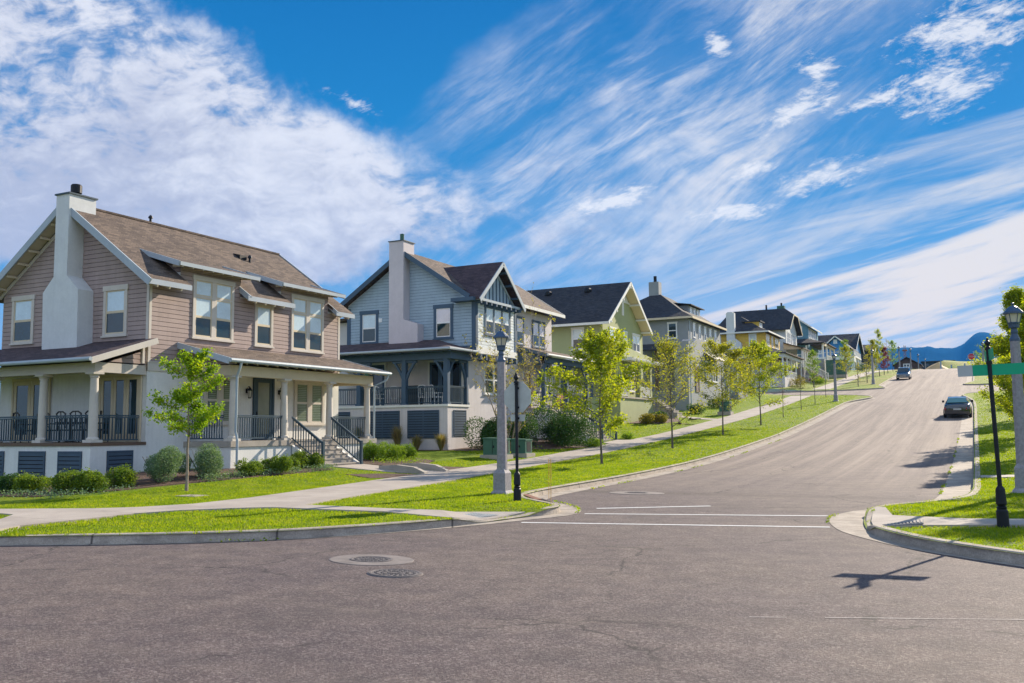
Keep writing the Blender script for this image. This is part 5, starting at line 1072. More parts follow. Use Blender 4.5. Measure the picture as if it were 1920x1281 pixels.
def make_tree(name, loc, h, seed, label, cat='tree', group=None, clear=.28, width=1.5, nprim=26, leaves=4200, lsize=.1, lmat='maple leaf', bmat='bark', shape=None, up=.75, r0=.055, jitter=.12, trunks=1, spread=0., sub=5, droop=0., rz=0., wander=.06):
    rnd = random.Random(seed); rg = np.random.default_rng(seed)
    shape = shape or (lambda t: (1-t)**.6*min(1, .55+t*2.2)*1.05)
    tubes, tips = branchy(rnd, h, clear, shape, nprim, width, up=up, r0=r0, trunks=trunks, spread=spread, sub=sub, droop=droop, wander=wander)
    t = thing(name, (0, 0, 0), label, cat, group)
    m = MB()
    for P, r in tubes: m.tube(P, r, 7 if r[0] > .02 else (4 if r[0] > .0085 else 3), cap=False)
    m.build('trunk', bmat, t, smooth=True)
    if leaves:
        A = np.array([a for a, b in tips]); B = np.array([b for a, b in tips]); k = rg.integers(0, len(tips), leaves); u = rg.uniform(.25, 1.1, leaves)[:, None]
        pts = A[k]*(1-u)+B[k]*u+rg.normal(size=(leaves, 3))*jitter
        V, F = leaf_mesh(pts, lsize, rg); make_obj('crown', V, F, lmat, t)
    t.location = loc; t.rotation_euler.z = rz; return t
def bush(name, loc, r, h, seed, label, cat='shrub', group=None, mat='box leaf', n=1500, size=.05, spiky=0., lumps=9):
    rg = np.random.default_rng(seed); t = thing(name, (0, 0, 0), label, cat, group)
    cen = rg.normal(size=(lumps, 3))*[.33, .33, .25]; cen[:, 2] = np.abs(cen[:, 2])*.7+.36; rad = rg.uniform(.3, .55, lumps)
    k = rg.integers(0, lumps, n); d = rg.normal(size=(n, 3)); d /= np.linalg.norm(d, axis=1)[:, None]
    pts = cen[k]+d*rad[k][:, None]*(rg.uniform(.5, 1.02, n)**.6+np.where((np.sin(k*7.3+np.floor(np.arctan2(d[:, 1], d[:, 0])*4)*3.1+np.floor(d[:, 2]*4)*5.7) > .62), rg.uniform(0, 1, n)*spiky*1.3, 0))[:, None]
    ok = pts[:, 2] > .0; pts = pts[ok]; pts[:, 0] *= r/.95; pts[:, 1] *= r/.95; pts[:, 2] *= h/1.2
    V, F = leaf_mesh(pts, size, rg, up_bias=.2); make_obj('foliage', V, F, mat, t)
    m = MB()
    for i in range(9):
        a = rg.uniform(0, 2*pi); m.tube([(0, 0, -.05), (cos(a)*r*.3, sin(a)*r*.3, h*.35), (cos(a)*r*.62, sin(a)*r*.62, h*.72)], [.014, .01, .004], 4, cap=False)
    m.build('stems', 'bark', t); t.location = loc; return t
def on(x, y, dz=0): return (x, y, LW(x, y)+dz)
# street trees along the kerb
G_ST = 'young trees along the kerb strip of the hill street'
t1 = make_tree('street_tree', on(-14.75, 38.0), 5.35, 11, 'leafy light green young tree, nearest in the kerb strip beyond the lamp post', group=G_ST, width=2.9, up=.6, leaves=11000, lsize=.125, clear=.25)
t2 = make_tree('street_tree', on(-14.85, 48.8), 5.65, 12, 'thinly leaved young tree with see-through crown, second in the kerb strip', group=G_ST, width=2.9, up=.7, leaves=4300, lsize=.105, lmat='olive leaf', clear=.22)
make_tree('street_tree', on(-14.85, 60.0), 5.8, 13, 'broad olive-green young tree, third in the kerb strip, in front of the grey house', group=G_ST, width=3.1, up=.65, leaves=8500, lsize=.115, lmat='olive leaf', clear=.25)
make_tree('street_tree', on(-14.1, 68.2), 5.6, 14, 'yellow-green young tree, last fully leaved one before the bare saplings', group=G_ST, width=2.6, up=.7, leaves=8500, lsize=.125, clear=.24)
for i, (x, y, h, lb) in enumerate(((-13.95, 76.3, 3.6, 'bare forked sapling, first of the leafless ones in the kerb strip'), (-13.95, 85.0, 4.3, 'bare upright sapling, second of the leafless ones in the kerb strip'), (-13.9, 92.5, 3.9, 'bare thin sapling just left of the second lamp post'), (-14.4, 103.5, 4.2, 'bare slim sapling near the side street corner, left of the second lamp post'))):
    make_tree('sapling', on(x, y), h, 20+i, lb, 'sapling', 'leafless saplings in the kerb strip', clear=.38 if i else .25, width=.8, nprim=11, leaves=60 if i else 90, lsize=.07, lmat='red leaf' if i == 0 else 'bud leaf', r0=.032, sub=2)
make_tree('locust_tree', on(-20.45, 19.7), 3.75, 31, 'bright green small tree on the lawn before the taupe house', clear=.40, width=.98, nprim=22, leaves=8600, lsize=.085, lmat='locust leaf', bmat='pale bark', r0=.045, jitter=.08, shape=lambda t: [1.05, 1.0, .45, .85, .5][min(4, int(t*5))], up=.3, sub=6, rz=.6, wander=.1)
make_tree('budding_tree', on(-21.75, 42.9), 5.3, 35, 'vase-shaped multi-stemmed tree with sparse yellow buds behind the nearest lamp post', clear=.12, width=1.25, nprim=11, leaves=2000, lsize=.11, lmat='bud leaf', bmat='pale bark', r0=.05, trunks=6, spread=.40, up=1.5, sub=3, jitter=.05, shape=lambda t: .9)
# trees on the right-hand verge
G_R = 'row of leafy trees on the right-hand verge'
make_tree('verge_tree', on(4.3, 31.5), 7.6, 41, 'nearest right-hand tree, mostly outside the frame above the lamp', group=G_R, width=2.6, nprim=34, leaves=14000, lsize=.11, clear=.22)
make_tree('verge_tree', on(2.3, 43.5), 6.3, 42, 'bushy yellow-green tree directly behind the green street sign', group=G_R, width=2.05, nprim=54, leaves=26000, lsize=.12, clear=.08, up=.9, jitter=.12, shape=lambda t: (1-t)**.75*min(1, .7+t*2))
make_tree('verge_tree', on(2.2, 57.0), 7.9, 43, 'tall yellow-green tree with a pointed top left of the right-hand lamp', group=G_R, width=2.15, nprim=54, leaves=26000, lsize=.13, clear=.08, up=.9, jitter=.14, shape=lambda t: (1-t)**.75*min(1, .7+t*2))
make_tree('verge_tree', on(3.3, 72.0), 5.6, 44, 'third tree up the right-hand verge, partly hidden by the two nearer ones', group=G_R, width=2.1, nprim=30, leaves=11000, lsize=.14, clear=.14)
make_tree('verge_tree', on(4.8, 92.0), 5.4, 45, 'farthest right-hand tree beside the side street', group=G_R, width=2.2, nprim=28, leaves=5200, lsize=.14, clear=.14)
# far trees on the left
for i, (x, y, h, w, mt, lb) in enumerate(((-19.3, 128, 5.2, 1.5, 'hedge leaf', 'bright green small tree in front of the teal house porch'), (-20.8, 176, 6.6, 2.0, 'hedge leaf', 'bright green tree before the balcony of the bright blue house'), (-13.6, 127, 3.6, .6, 'bud leaf', 'thin bare sapling just beyond the side street, left of the third lamp'),
        (-13.5, 137.5, 4.2, 1.2, 'bud leaf', 'spreading leafless young tree left of the third lamp post'), (-13.6, 147.5, 6.5, 1.7, 'olive leaf', 'yellow-green tree just right of the third lamp post'), (-13.7, 159.5, 8.2, 1.6, 'maple leaf', 'tall slender green tree against the blue mountains'),
        (-13.6, 166.5, 5.0, 1.5, 'red leaf', 'small dark red tree between the green ones near the hilltop'), (-13.6, 174.5, 6.8, 1.2, 'bud leaf', 'bare tree with fine twigs against the mountains'), (-13.8, 188, 6.2, 2.0, 'hedge leaf', 'last small green tree left of the parked car'), (-18.0, 152, 5.6, 2.2, 'olive leaf', 'rounded olive-green tree beside the far pavement'))):
    make_tree('far_tree', on(x, y), h*.92, 60+i, lb, group='trees up the left side beyond the side street', width=w*.8, nprim=20, leaves=(140 if i in (2, 3, 7) else 2000), lsize=.16, lmat=mt, clear=.18 if i not in (5,) else .3, sub=4)

# shrubs by house 1
G1 = 'shrubs in the bed around the taupe house'
for i, (x, y, r, h, mt, lb) in enumerate(((-25.2, 17.6, .5, .6, 'dark leaf', 'dark low shrub at the left edge of the photo'), (-24.3, 17.6, .42, .6, 'box leaf', 'dark green shrub, second from the left edge'), (-23.2, 17.9, .5, .7, 'box leaf', 'spiky green shrub below the middle porch vent'), (-22.6, 18.3, .45, .65, 'box leaf', 'loose green shrub below the porch corner'),
        (-22.9, 19.4, .55, .72, 'box leaf', 'olive shrub beside the large round sage bush'), (-22.6, 20.6, .82, 1.15, 'sage leaf', 'large round grey-green bush at the corner of the side porch'), (-22.6, 22.4, .95, 1.3, 'sage leaf', 'large round grey-green bush behind the small lawn tree'),
        (-22.0, 24.0, .50, .62, 'box leaf', 'rounded yellow-green shrub, first right of the lawn tree'), (-22.0, 25.2, .50, .62, 'box leaf', 'rounded yellow-green shrub, second right of the lawn tree'), (-22.4, 26.4, .44, .58, 'box leaf', 'yellow-green shrub by the porch downpipe'), (-22.7, 27.3, .48, .7, 'box leaf', 'taller yellow-green shrub against the white stair wall'), (-22.4, 28.0, .4, .62, 'box leaf', 'yellow-green shrub nearest the front steps'),
        (-23.3, 32.8, .55, .85, 'hedge leaf', 'bright lime shrub right of the front steps'), (-23.0, 33.7, .55, .82, 'hedge leaf', 'bright lime shrub, second right of the front steps'), (-22.7, 34.6, .55, .8, 'hedge leaf', 'bright lime shrub, third right of the front steps'))):
    bush('shrub', on(x, y, -.03), r, h, 100+i, lb, group=G1, mat=mt, n=6500 if mt != 'sage leaf' else 13000, size=.055 if mt != 'sage leaf' else .045, spiky=.38 if mt != 'sage leaf' else 0, lumps=9 if mt != 'sage leaf' else 5)
def ground_cover(name, x0, x1, y0, y1, n, h, mat, size, label, seed=5):
    rg = np.random.default_rng(seed); x = rg.uniform(x0, x1, n); y = rg.uniform(y0, y1, n); k = (np.sin(x*3.1+seed)+np.sin(y*2.3)+rg.normal(size=n)*.6) > -.6; x = x[k]; y = y[k]
    z = np.array([LW(a, b) for a, b in zip(x, y)])+rg.uniform(.0, h, len(x)); V, F = leaf_mesh(np.stack([x, y, z], 1), size, rg)
    return tag(make_obj(name, V, F, mat), label, 'ground cover', kind='stuff')
ground_cover('ground_cover', -22.1, -21.5, 21.5, 28.2, 2600, .22, 'sage leaf', .06, 'low grey-green cover along the lawn edge before the front porch')
ground_cover('ground_cover', -24.5, -21.7, 16.2, 19.2, 1700, .16, 'sage leaf', .06, 'low silvery cover in front of the dark shrubs at the far left', 6)
ground_cover('ground_cover', -22.6, -21.2, 31.6, 35.0, 1100, .2, 'hedge leaf', .06, 'low lime cover in the bed right of the front steps', 8)
ground_cover('ground_cover', -23.5, -21.0, 42.5, 46, 1800, .25, 'box leaf', .07, 'low green cover below the blue-grey house', 9)
# mulch beds
sheet('mulch_bed', [(-26.1, 16.3), (-26.1, 20.8), (-25.9, 23.2), (-23.8, 24.9), (-22.4, 28.1), (-21.8, 28.2), (-21.5, 25), (-21.5, 22.6), (-21.8, 20.6), (-22.0, 18.6), (-22.8, 16.6)], 'mulch', .025, 1., kind='structure')
sheet('mulch_bed', [(-23.6, 30.9), (-23.6, 35.4), (-21.6, 35.2), (-20.9, 33.0), (-21.3, 31.5), (-22.3, 31.0)], 'mulch', .025, 1., kind='structure')
sheet('mulch_bed', [(-20.6, 27.4), (-19.3, 27.2), (-18.75, 28.0), (-18.9, 29.9), (-20.0, 29.2)], 'mulch', .02, .8, kind='structure')
sheet('mulch_bed', [(-20.6, 31.9), (-19.2, 32.0), (-19.1, 34.6), (-19.9, 34.0), (-21.0, 33.1)], 'mulch', .02, .8, kind='structure')
sheet('mulch_bed', [(-24.6, 41.3), (-24.6, 51.4), (-21, 50.9), (-19.8, 49.0), (-20.6, 46.5), (-22.2, 43.2), (-23.2, 40.8), (-33, 40.4), (-33, 41.2)], 'mulch', .02, 1.2, kind='structure')
sheet('mulch_bed', [(-23.6, 66), (-23.6, 72.5), (-21.8, 73.2), (-20.9, 71), (-21.6, 67.5)], 'mulch', .02, 1.2, kind='structure')
# low cheek walls where the front path meets the pavement
for i, (y0, y1) in enumerate(((30.05, 30.3), (31.65, 31.9))):
    z = LW(-19.4, y0); m = MB(); m.prism([(-21.0, y0, z+.3), (-20.2, y0, z+.34), (-19.4, y0, z+.26), (-18.9, y0, z+.06), (-18.9, y0, z-.1), (-21.0, y0, z-.1)], (0, y1-y0, 0)); o = m.build('kerb_wall', 'step concrete'); tag(o, ('low curved concrete wall on the near side of the front path', 'low curved concrete wall on the far side of the front path')[i], 'low wall', 'low walls beside the front path')
# shrubs by house 2
G2_ = 'plants in the beds around the blue-grey house'
bush('shrub', on(-22.6, 42.6, -.05), 1.35, 2.0, 130, 'large round dark green shrub at the corner of the slate porch', group=G2_, mat='dark leaf', n=16000, size=.085)
bush('hedge', on(-21.4, 48.3, -.05), 2.0, 2.15, 131, 'wide dark green hedge left of the slate stairs', 'hedge', G2_, 'dark leaf', 26000, .085)
bush('shrub', on(-22.8, 46.0, -.05), 1.3, 1.9, 132, 'dark green shrub behind the utility boxes', group=G2_, mat='dark leaf', n=11000, size=.085)
for i, (x, y, lb) in enumerate(((-20.0, 50.3, 'small lime shrub at the foot of the slate stairs'), (-19.6, 49.5, 'small lime shrub by the pavement below the dark hedge'), (-19.9, 55.6, 'lime shrub right of the slate stairs'))):
    bush('shrub', on(x, y, -.03), .5, .55, 134+i, lb, group=G2_, mat='hedge leaf', n=1500, size=.07, spiky=.2)
def tuft(name, loc, r, h, n, seed, label, group, mat='reed blade', cat='ornamental grass'):
    rg = np.random.default_rng(seed); V = []; F = []
    a = rg.uniform(0, 2*pi, n); l = h*rg.uniform(.5, 1.05, n); sp_ = rg.uniform(.05, 1, n)*r; w = .012
    for i in range(n):
        dx, dy = cos(a[i]), sin(a[i]); b = np.array([dx*.06*rg.random(), dy*.06*rg.random(), 0]); m_ = b+np.array([dx*sp_[i]*.35, dy*sp_[i]*.35, l[i]*.6]); t_ = b+np.array([dx*sp_[i], dy*sp_[i], l[i]*rg.uniform(.8, 1)])
        q = np.array([-dy, dx, 0])*w; k = len(V); V += [b-q, b+q, m_+q, m_-q, t_]; F += [(k, k+1, k+2, k+3), (k+3, k+2, k+4)]
    o = make_obj(name, V, F, mat); o.location = loc; tag(o, label, cat, group); return o
for i, (x, y, h, lb) in enumerate(((-29.6, 40.5, 1.5, 'tall tan grass clump left of the lime shrubs by the slate porch vents'), (-27.2, 40.6, 1.5, 'tall tan grass clump, second along the slate porch base'), (-26.0, 40.6, .9, 'low dark grass clump, third along the slate porch base'), (-24.6, 40.7, 1.0, 'low dark grass clump nearest the porch corner'))):
    tuft('grass_clump', on(x, y), .55, h, 420, 140+i, lb, 'ornamental grasses along the slate porch')
# shrubs further up
for i, (x, y, r, h, mt, lb) in enumerate(((-22.4, 66.8, .9, .9, 'juniper leaf', 'orange-green spreading juniper in front of the green house'), (-21.9, 68.6, .9, .9, 'juniper leaf', 'orange-green juniper, second in front of the green house'), (-22.6, 71.0, 1.0, .9, 'dark leaf', 'dark shrub by the green house steps'),
        (-22.0, 79, 1.0, 1.1, 'dark leaf', 'dark shrub below the grey parapet wall'), (-21.6, 86, 1.2, 1.2, 'dark leaf', 'dark shrub behind the third street tree'), (-21.3, 127.5, 1.5, 1.7, 'juniper leaf', 'brownish bush before the yellow house porch'), (-20.6, 139, 1.2, 1.2, 'red leaf', 'reddish bush beside the cream house stairs'), (-19.9, 137, 1.1, 1.2, 'hedge leaf', 'lime bush beside the cream house stairs'), (-20.8, 163, 2., 1.6, 'dark leaf', 'dark bush below the teal house porch'), (-20.2, 196, 2, 2, 'dark leaf', 'dark bush on the slope before the bright blue house'))):
    bush('shrub', on(x, y, -.05), r, h, 150+i, lb, group='shrubs further up the street', mat=mt, n=1900, size=.12)

# ================================================================== grass blades on the nearer lawns
def grass(x0, x1, y0, y1, dens_, h, w, seed, poly_ex, label, nb=3):
    rg = np.random.default_rng(seed); n = int((x1-x0)*(y1-y0)*dens_); x = rg.uniform(x0, x1, n); y = rg.uniform(y0, y1, n)
    k = ~inpoly_np(x, y, ASPH)
    for P in poly_ex: k &= ~inpoly_np(x, y, P)
    x = x[k]; y = y[k]
    # keep clear of the kerb top and the houses
    cx = np.concatenate([np.array([p[:2] for p in Q]) for Q in (CLs, CR2s)]); keep = np.ones(len(x), bool)
    cx = np.array(dens([tuple(p) for p in cx if p[1] < 80 and -40 < p[0] < 12], .25)[:-1])
    for s in range(0, len(x), 4000):
        d = ((x[s:s+4000, None]-cx[None, :, 0])**2+(y[s:s+4000, None]-cx[None, :, 1])**2).min(1); keep[s:s+4000] = d > .13**2
    x = x[keep]; y = y[keep]; n = len(x); z = np.array([LW(a, b) for a, b in zip(x, y)])
    x = np.repeat(x, nb)+rg.normal(size=n*nb)*.02; y = np.repeat(y, nb)+rg.normal(size=n*nb)*.02; z = np.repeat(z, nb); N_ = n*nb
    cl = .75+.45*np.sin(x*1.7+np.sin(y*1.3)*2)*np.sin(y*1.9+1)*.5
    a = rg.uniform(0, 2*pi, N_); hh = h*rg.uniform(.5, 1.1, N_)*cl; lean = rg.uniform(0, .8, N_)*hh; b = rg.uniform(0, 2*pi, N_)
    bx, by = np.cos(a)*w/2, np.sin(a)*w/2
    V = np.stack([np.stack([x-bx, y-by, z-.005], 1), np.stack([x+bx, y+by, z-.005], 1), np.stack([x+np.cos(b)*lean, y+np.sin(b)*lean, z+hh], 1)], 1).reshape(-1, 3)
    i = np.arange(N_)*3; F = np.stack([i, i+1, i+2], 1).tolist()
    tag(make_obj('grass', V, F, 'grass blade'), label, 'grass', kind='stuff')
EX = list(PAVE)
grass(-24, -11.3, 66, 106, 24, .06, .07, 6, EX, 'lawn blades of the kerb strip below the side street', 2)
grass(-.2, 8, 62, 104, 26, .06, .07, 7, EX, 'lawn blades up the right-hand verge', 2)
grass(-21.5, -8, 10, 24, 340, .052, .017, 1, EX, 'short bright lawn blades on the corner lawns at the left', 3)
grass(-21.5, -11.3, 24, 40, 170, .055, .026, 2, EX, 'short lawn blades between the front paths and the kerb', 3)
grass(-24, -11.3, 40, 66, 70, .06, .042, 3, EX, 'lawn blades farther up the kerb strip', 3)
grass(-2.2, 5, 12, 30, 360, .052, .017, 4, EX, 'short bright lawn blades on the right-hand corner', 3)
grass(-.2, 6, 30, 62, 100, .06, .035, 5, EX, 'lawn blades under the right-hand trees', 3)

# ================================================================== street lamps
def lamp(loc, label):
    t = thing('street_lamp', (0, 0, 0), label, 'street lamp', 'lamp posts with concrete shafts along the street')
    m = MB(); m.lathe(0, 0, [(.40, -.1), (.40, .02), (.27, .13)], 4, ph=.5); m.lathe(0, 0, [(.27, .13), (.265, .62), (.16, .74)], 4, ph=.5)
    m.build('pedestal', 'lamp concrete', t)
    MB().lathe(0, 0, [(.150, .70), (.118, 3.86)], 8, ph=.5).build('shaft', 'lamp concrete', t)
    MB().lathe(0, 0, [(.122, 3.80), (.122, 3.86), (.10, 3.9), (.075, 3.98), (.085, 4.04), (.07, 4.10), (.07, 4.12), (.12, 4.14), (.125, 4.22), (.135, 4.24)], 16).build('fitter', 'lamp blue', t)
    h = MB(); h.lathe(0, 0, [(.13, 4.22), (.145, 4.27), (.14, 4.28)], 6)
    for k in range(6):
        a = 2*pi*k/6; h.tube([(.135*cos(a), .135*sin(a), 4.27), (.195*cos(a), .195*sin(a), 4.5)], .011, 4)
    h.build('lantern_frame', 'lamp blue', t)
    MB().lathe(0, 0, [(.125, 4.275), (.183, 4.495)], 6).build('lantern_glass', 'lantern glass', t)
    MB().lathe(0, 0, [(.235, 4.49), (.235, 4.535), (.19, 4.58), (.12, 4.66), (.07, 4.69), (.03, 4.70), (.02, 4.72), (.04, 4.745), (.035, 4.77), (.012, 4.785)], 12).build('lantern_roof', 'lamp blue', t)
    t.location = loc; return t
L0 = lamp((-11.55, 22.3, zr(22.3)+.12), 'nearest tall lamp post, on the lawn beside the back of the octagonal sign')
for x, y, lb in ((-12.4, 95.9, 'second lamp post up the left side, by the side street corner'), (-12.3, 133, 'third lamp post up the left side, beyond the side street'), (-12.3, 183.7, 'fourth lamp post up the left side, tallest above the parked dark car'), (-12.3, 217.7, 'fifth lamp post, in front of the far brown roof'), (-12.3, 248, 'sixth lamp post, between the brown roof and the long low building'), (-12.3, 284, 'farthest small lamp post, in front of the sand heap'), (.95, 26.4, 'right-hand lamp post cut by the edge of the photo'), (1.4, 172, 'distant lamp post on the right behind the verge trees')):
    copy_tree(L0, loc=(x, y, LW(x, y)-.02-(.9 if y > 240 else 0)), label=lb)
L0.scale = (.96, .96, .945)
# ================================================================== signs
def pole(par, h, r=.038, base=True):
    m = MB(); pr = [(.095, -.1), (.095, .30), (.075, .33), (.085, .36), (.06, .38), (.085, .42), (.075, .66), (.055, .70), (r, .72), (r, h), (r+.012, h+.005), (r+.012, h+.03), (r, h+.035)] if base else [(r, -.1), (r, h)]
    m.lathe(0, 0, pr, 16); return m.build('pole', 'black metal', par, smooth=False)
def finial(par, z, s=1.):
    return MB().lathe(0, 0, [(.04*s, z), (.06*s, z+.01), (.06*s, z+.05*s), (.04*s, z+.06*s), (.035*s, z+.09*s), (.062*s, z+.12*s), (.066*s, z+.15*s), (.05*s, z+.19*s), (.025*s, z+.21*s), (.03*s, z+.235*s), (.015*s, z+.27*s)], 14).build('finial', 'black metal', par)
t = thing('stop_sign', (0, 0, 0), 'grey back of an octagonal sign on a black post beside the nearest lamp', 'street sign')
pole(t, 2.82); finial(t, 2.86)
def octagon(R, y, z, th): return [(R*cos(radians(22.5+45*k)), y, z+R*sin(radians(22.5+45*k))) for k in range(8)]
m = MB(); m.prism(octagon(.405, .055, 2.53, 0), (0, .005, 0)); o = m.build('sign_plate', 'sign back', t)
MB().prism(octagon(.385, .062, 2.53, 0), (0, .002, 0)).build('sign_face', 'sign red', o)
MB().box(-.2, .2, .055, .06, 1.94, 2.10).build('small_plate', 'sign back', t)
m = MB(); m.box(-.05, .05, .03, .056, 2.25, 2.30).box(-.05, .05, .03, .056, 2.72, 2.77).box(-.05, .05, .03, .056, 1.99, 2.04); m.build('bracket', 'black metal', t)
t.location = (-10.03, 20.15, zr(20.9)+.13); t.rotation_euler.z = radians(-3)
t = thing('street_name_sign', (0, 0, 0), 'green blank street name blade with pale end on a leaning black post', 'street sign')
pole(t, 3.02, .036); finial(t, 3.04, .72)
m = MB(); m.box(-.27, .55, -.006, .006, 2.59, 2.78); m.build('name_blade', 'sign green', t); MB().box(-.50, -.268, -.0065, .0065, 2.59, 2.78).build('blade_end', 'sign pale', t)
m = MB(); m.box(-.005, .005, -.45, .35, 2.84, 3.03); m.build('cross_blade', 'sign green', t)
MB().lathe(0, 0, [(.05, 2.785), (.05, 2.835)], 12).build('blade_bracket', 'black metal', t)
t.location = (.30, 17.75, zr(17.7)+.12); t.rotation_euler = (0, radians(-1.4), radians(8))
t = thing('stop_sign', (0, 0, 0), 'tiny red octagonal sign facing the camera at the hilltop on the right', 'street sign')
MB().lathe(0, 0, [(.05, 0), (.05, 2.9)], 8).build('pole', 'sign back', t); o = MB().prism(octagon(.55, -.06, 2.6, 0), (0, .01, 0)).build('sign_plate', 'plate', t); MB().prism(octagon(.51, -.064, 2.6, 0), (0, .003, 0)).build('sign_face', 'sign red', o)
fc = bpy.data.curves.new('lettering', 'FONT'); fc.body = 'STOP'; fc.size = .38; fc.align_x = 'CENTER'; fc.align_y = 'CENTER'; fo = bpy.data.objects.new('lettering', fc); me = fo.to_mesh(); me2 = me.copy(); fo.to_mesh_clear()
lo = bpy.data.objects.new('lettering', me2); me2.materials.clear(); me2.materials.append(MATS['plate']); COL.objects.link(lo); lo.parent = o; lo.rotation_euler = (pi/2, 0, 0); lo.location = (0, -.07, 2.6)
bpy.data.objects.remove(fo)
t.location = (-.35, 168, zr(168)+.0)
# marker stakes near the inlet
for (x, y, h, lb) in ((-8.62, 19.0, 1.05, 'thin orange-tipped marker rod at the kerb nose'), (-9.9, 21.7, .95, 'thin orange marker rod beside the storm drain')):
    t = thing('marker_rod', (x, y, zr(y)+.14), lb, 'marker'); z = zr(y); MB().tube([(x, y, z+.1), (x+.01, y, z+.14+h)], .006, 5).build('rod', 'orange flag', t); MB().tube([(x+.009, y, z+.14+h*.55), (x+.01, y, z+.15+h)], .009, 5).build('tip', 'orange flag', t)
# storm drain inlet in the recess of the kerb
t = thing('storm_drain', (-10.2, 21.6, .1), 'rust-brown pipe and grate of the storm drain set in the kerb recess', 'storm drain')
a, b = Vector((-9.75, 20.75, zr(20)+.10)), Vector((-10.85, 22.25, zr(22)+.10)); MB().beam(a, b, .16, .12).build('inlet_hood', 'rusty iron', t)
m = MB()
for k in range(11):
    p = a.lerp(b, k/10)+Vector((.12, .08, -.075)); q = p+Vector((.28, .2, 0)); m.beam((p.x, p.y, zr(p.y)+.022), (q.x, q.y, zr(q.y)+.022), .03, .02)
m.build('grate', 'iron', t)
# irrigation box lid
z = LW(-19.1, 18.6); t = thing('valve_box', (-19.1, 18.6, z), 'flat concrete utility lid sunk in the lawn below the small bright tree', 'utility cover'); MB().box(-19.45, -18.75, 18.35, 18.85, z-.05, z+.03).build('lid', 'walk concrete', t); MB().box(-19.16, -19.04, 18.57, 18.63, z+.03, z+.04).build('handle', 'iron', t)
# ================================================================== utility boxes
def ubox(x, y, w, d, h, label, pad=.3):
    z = LW(x, y); t = thing('utility_box', (x, y, z), label, 'utility box', 'green utility boxes on the lawns')
    MB().box(x-w/2-.12, x+w/2+.12, y-d/2-.12, y+d/2+.12, z-.1, z+pad).build('plinth', 'step concrete', t)
    b = MB().box(x-w/2, x+w/2, y-d/2, y+d/2, z+pad, z+pad+h).build('cabinet', 'utility green', t)
    MB().prism([(x-w/2-.03, y-d/2-.03, z+pad+h), (x+w/2+.03, y-d/2-.03, z+pad+h-.03), (x+w/2+.03, y-d/2-.03, z+pad+h+.03), (x-w/2-.03, y-d/2-.03, z+pad+h+.07)], (0, d+.06, 0)).build('lid', 'utility green', t)
    m = MB(); m.box(x-.01, x+.01, y-d/2-.012, y-d/2, z+pad+.05, z+pad+h-.06); m.box(x+.04, x+.1, y-d/2-.03, y-d/2, z+pad+h*.45, z+pad+h*.6); m.box(x+w/2, x+w/2+.012, y-d*.3, y+d*.3, z+pad+.08, z+pad+h-.1); m.build('door_hardware', 'black metal', b)
ubox(-20.65, 39.3, 1.0, .85, .75, 'green metal utility box on a concrete plinth, just left of the nearest lamp post', .18)
ubox(-20.35, 41.4, .8, .75, .66, 'lighter green utility box right of the black sign post', .16)
ubox(-19.4, 79.5, .9, .8, .85, 'small green utility box behind the third street tree')
ubox(-20.2, 158.5, 3.0, 2.0, 2.4, 'very large green transformer cabinet right of the second lamp', .4)
ubox(-19.8, 163, .8, .7, .8, 'small pale green box just right of the large transformer cabinet')
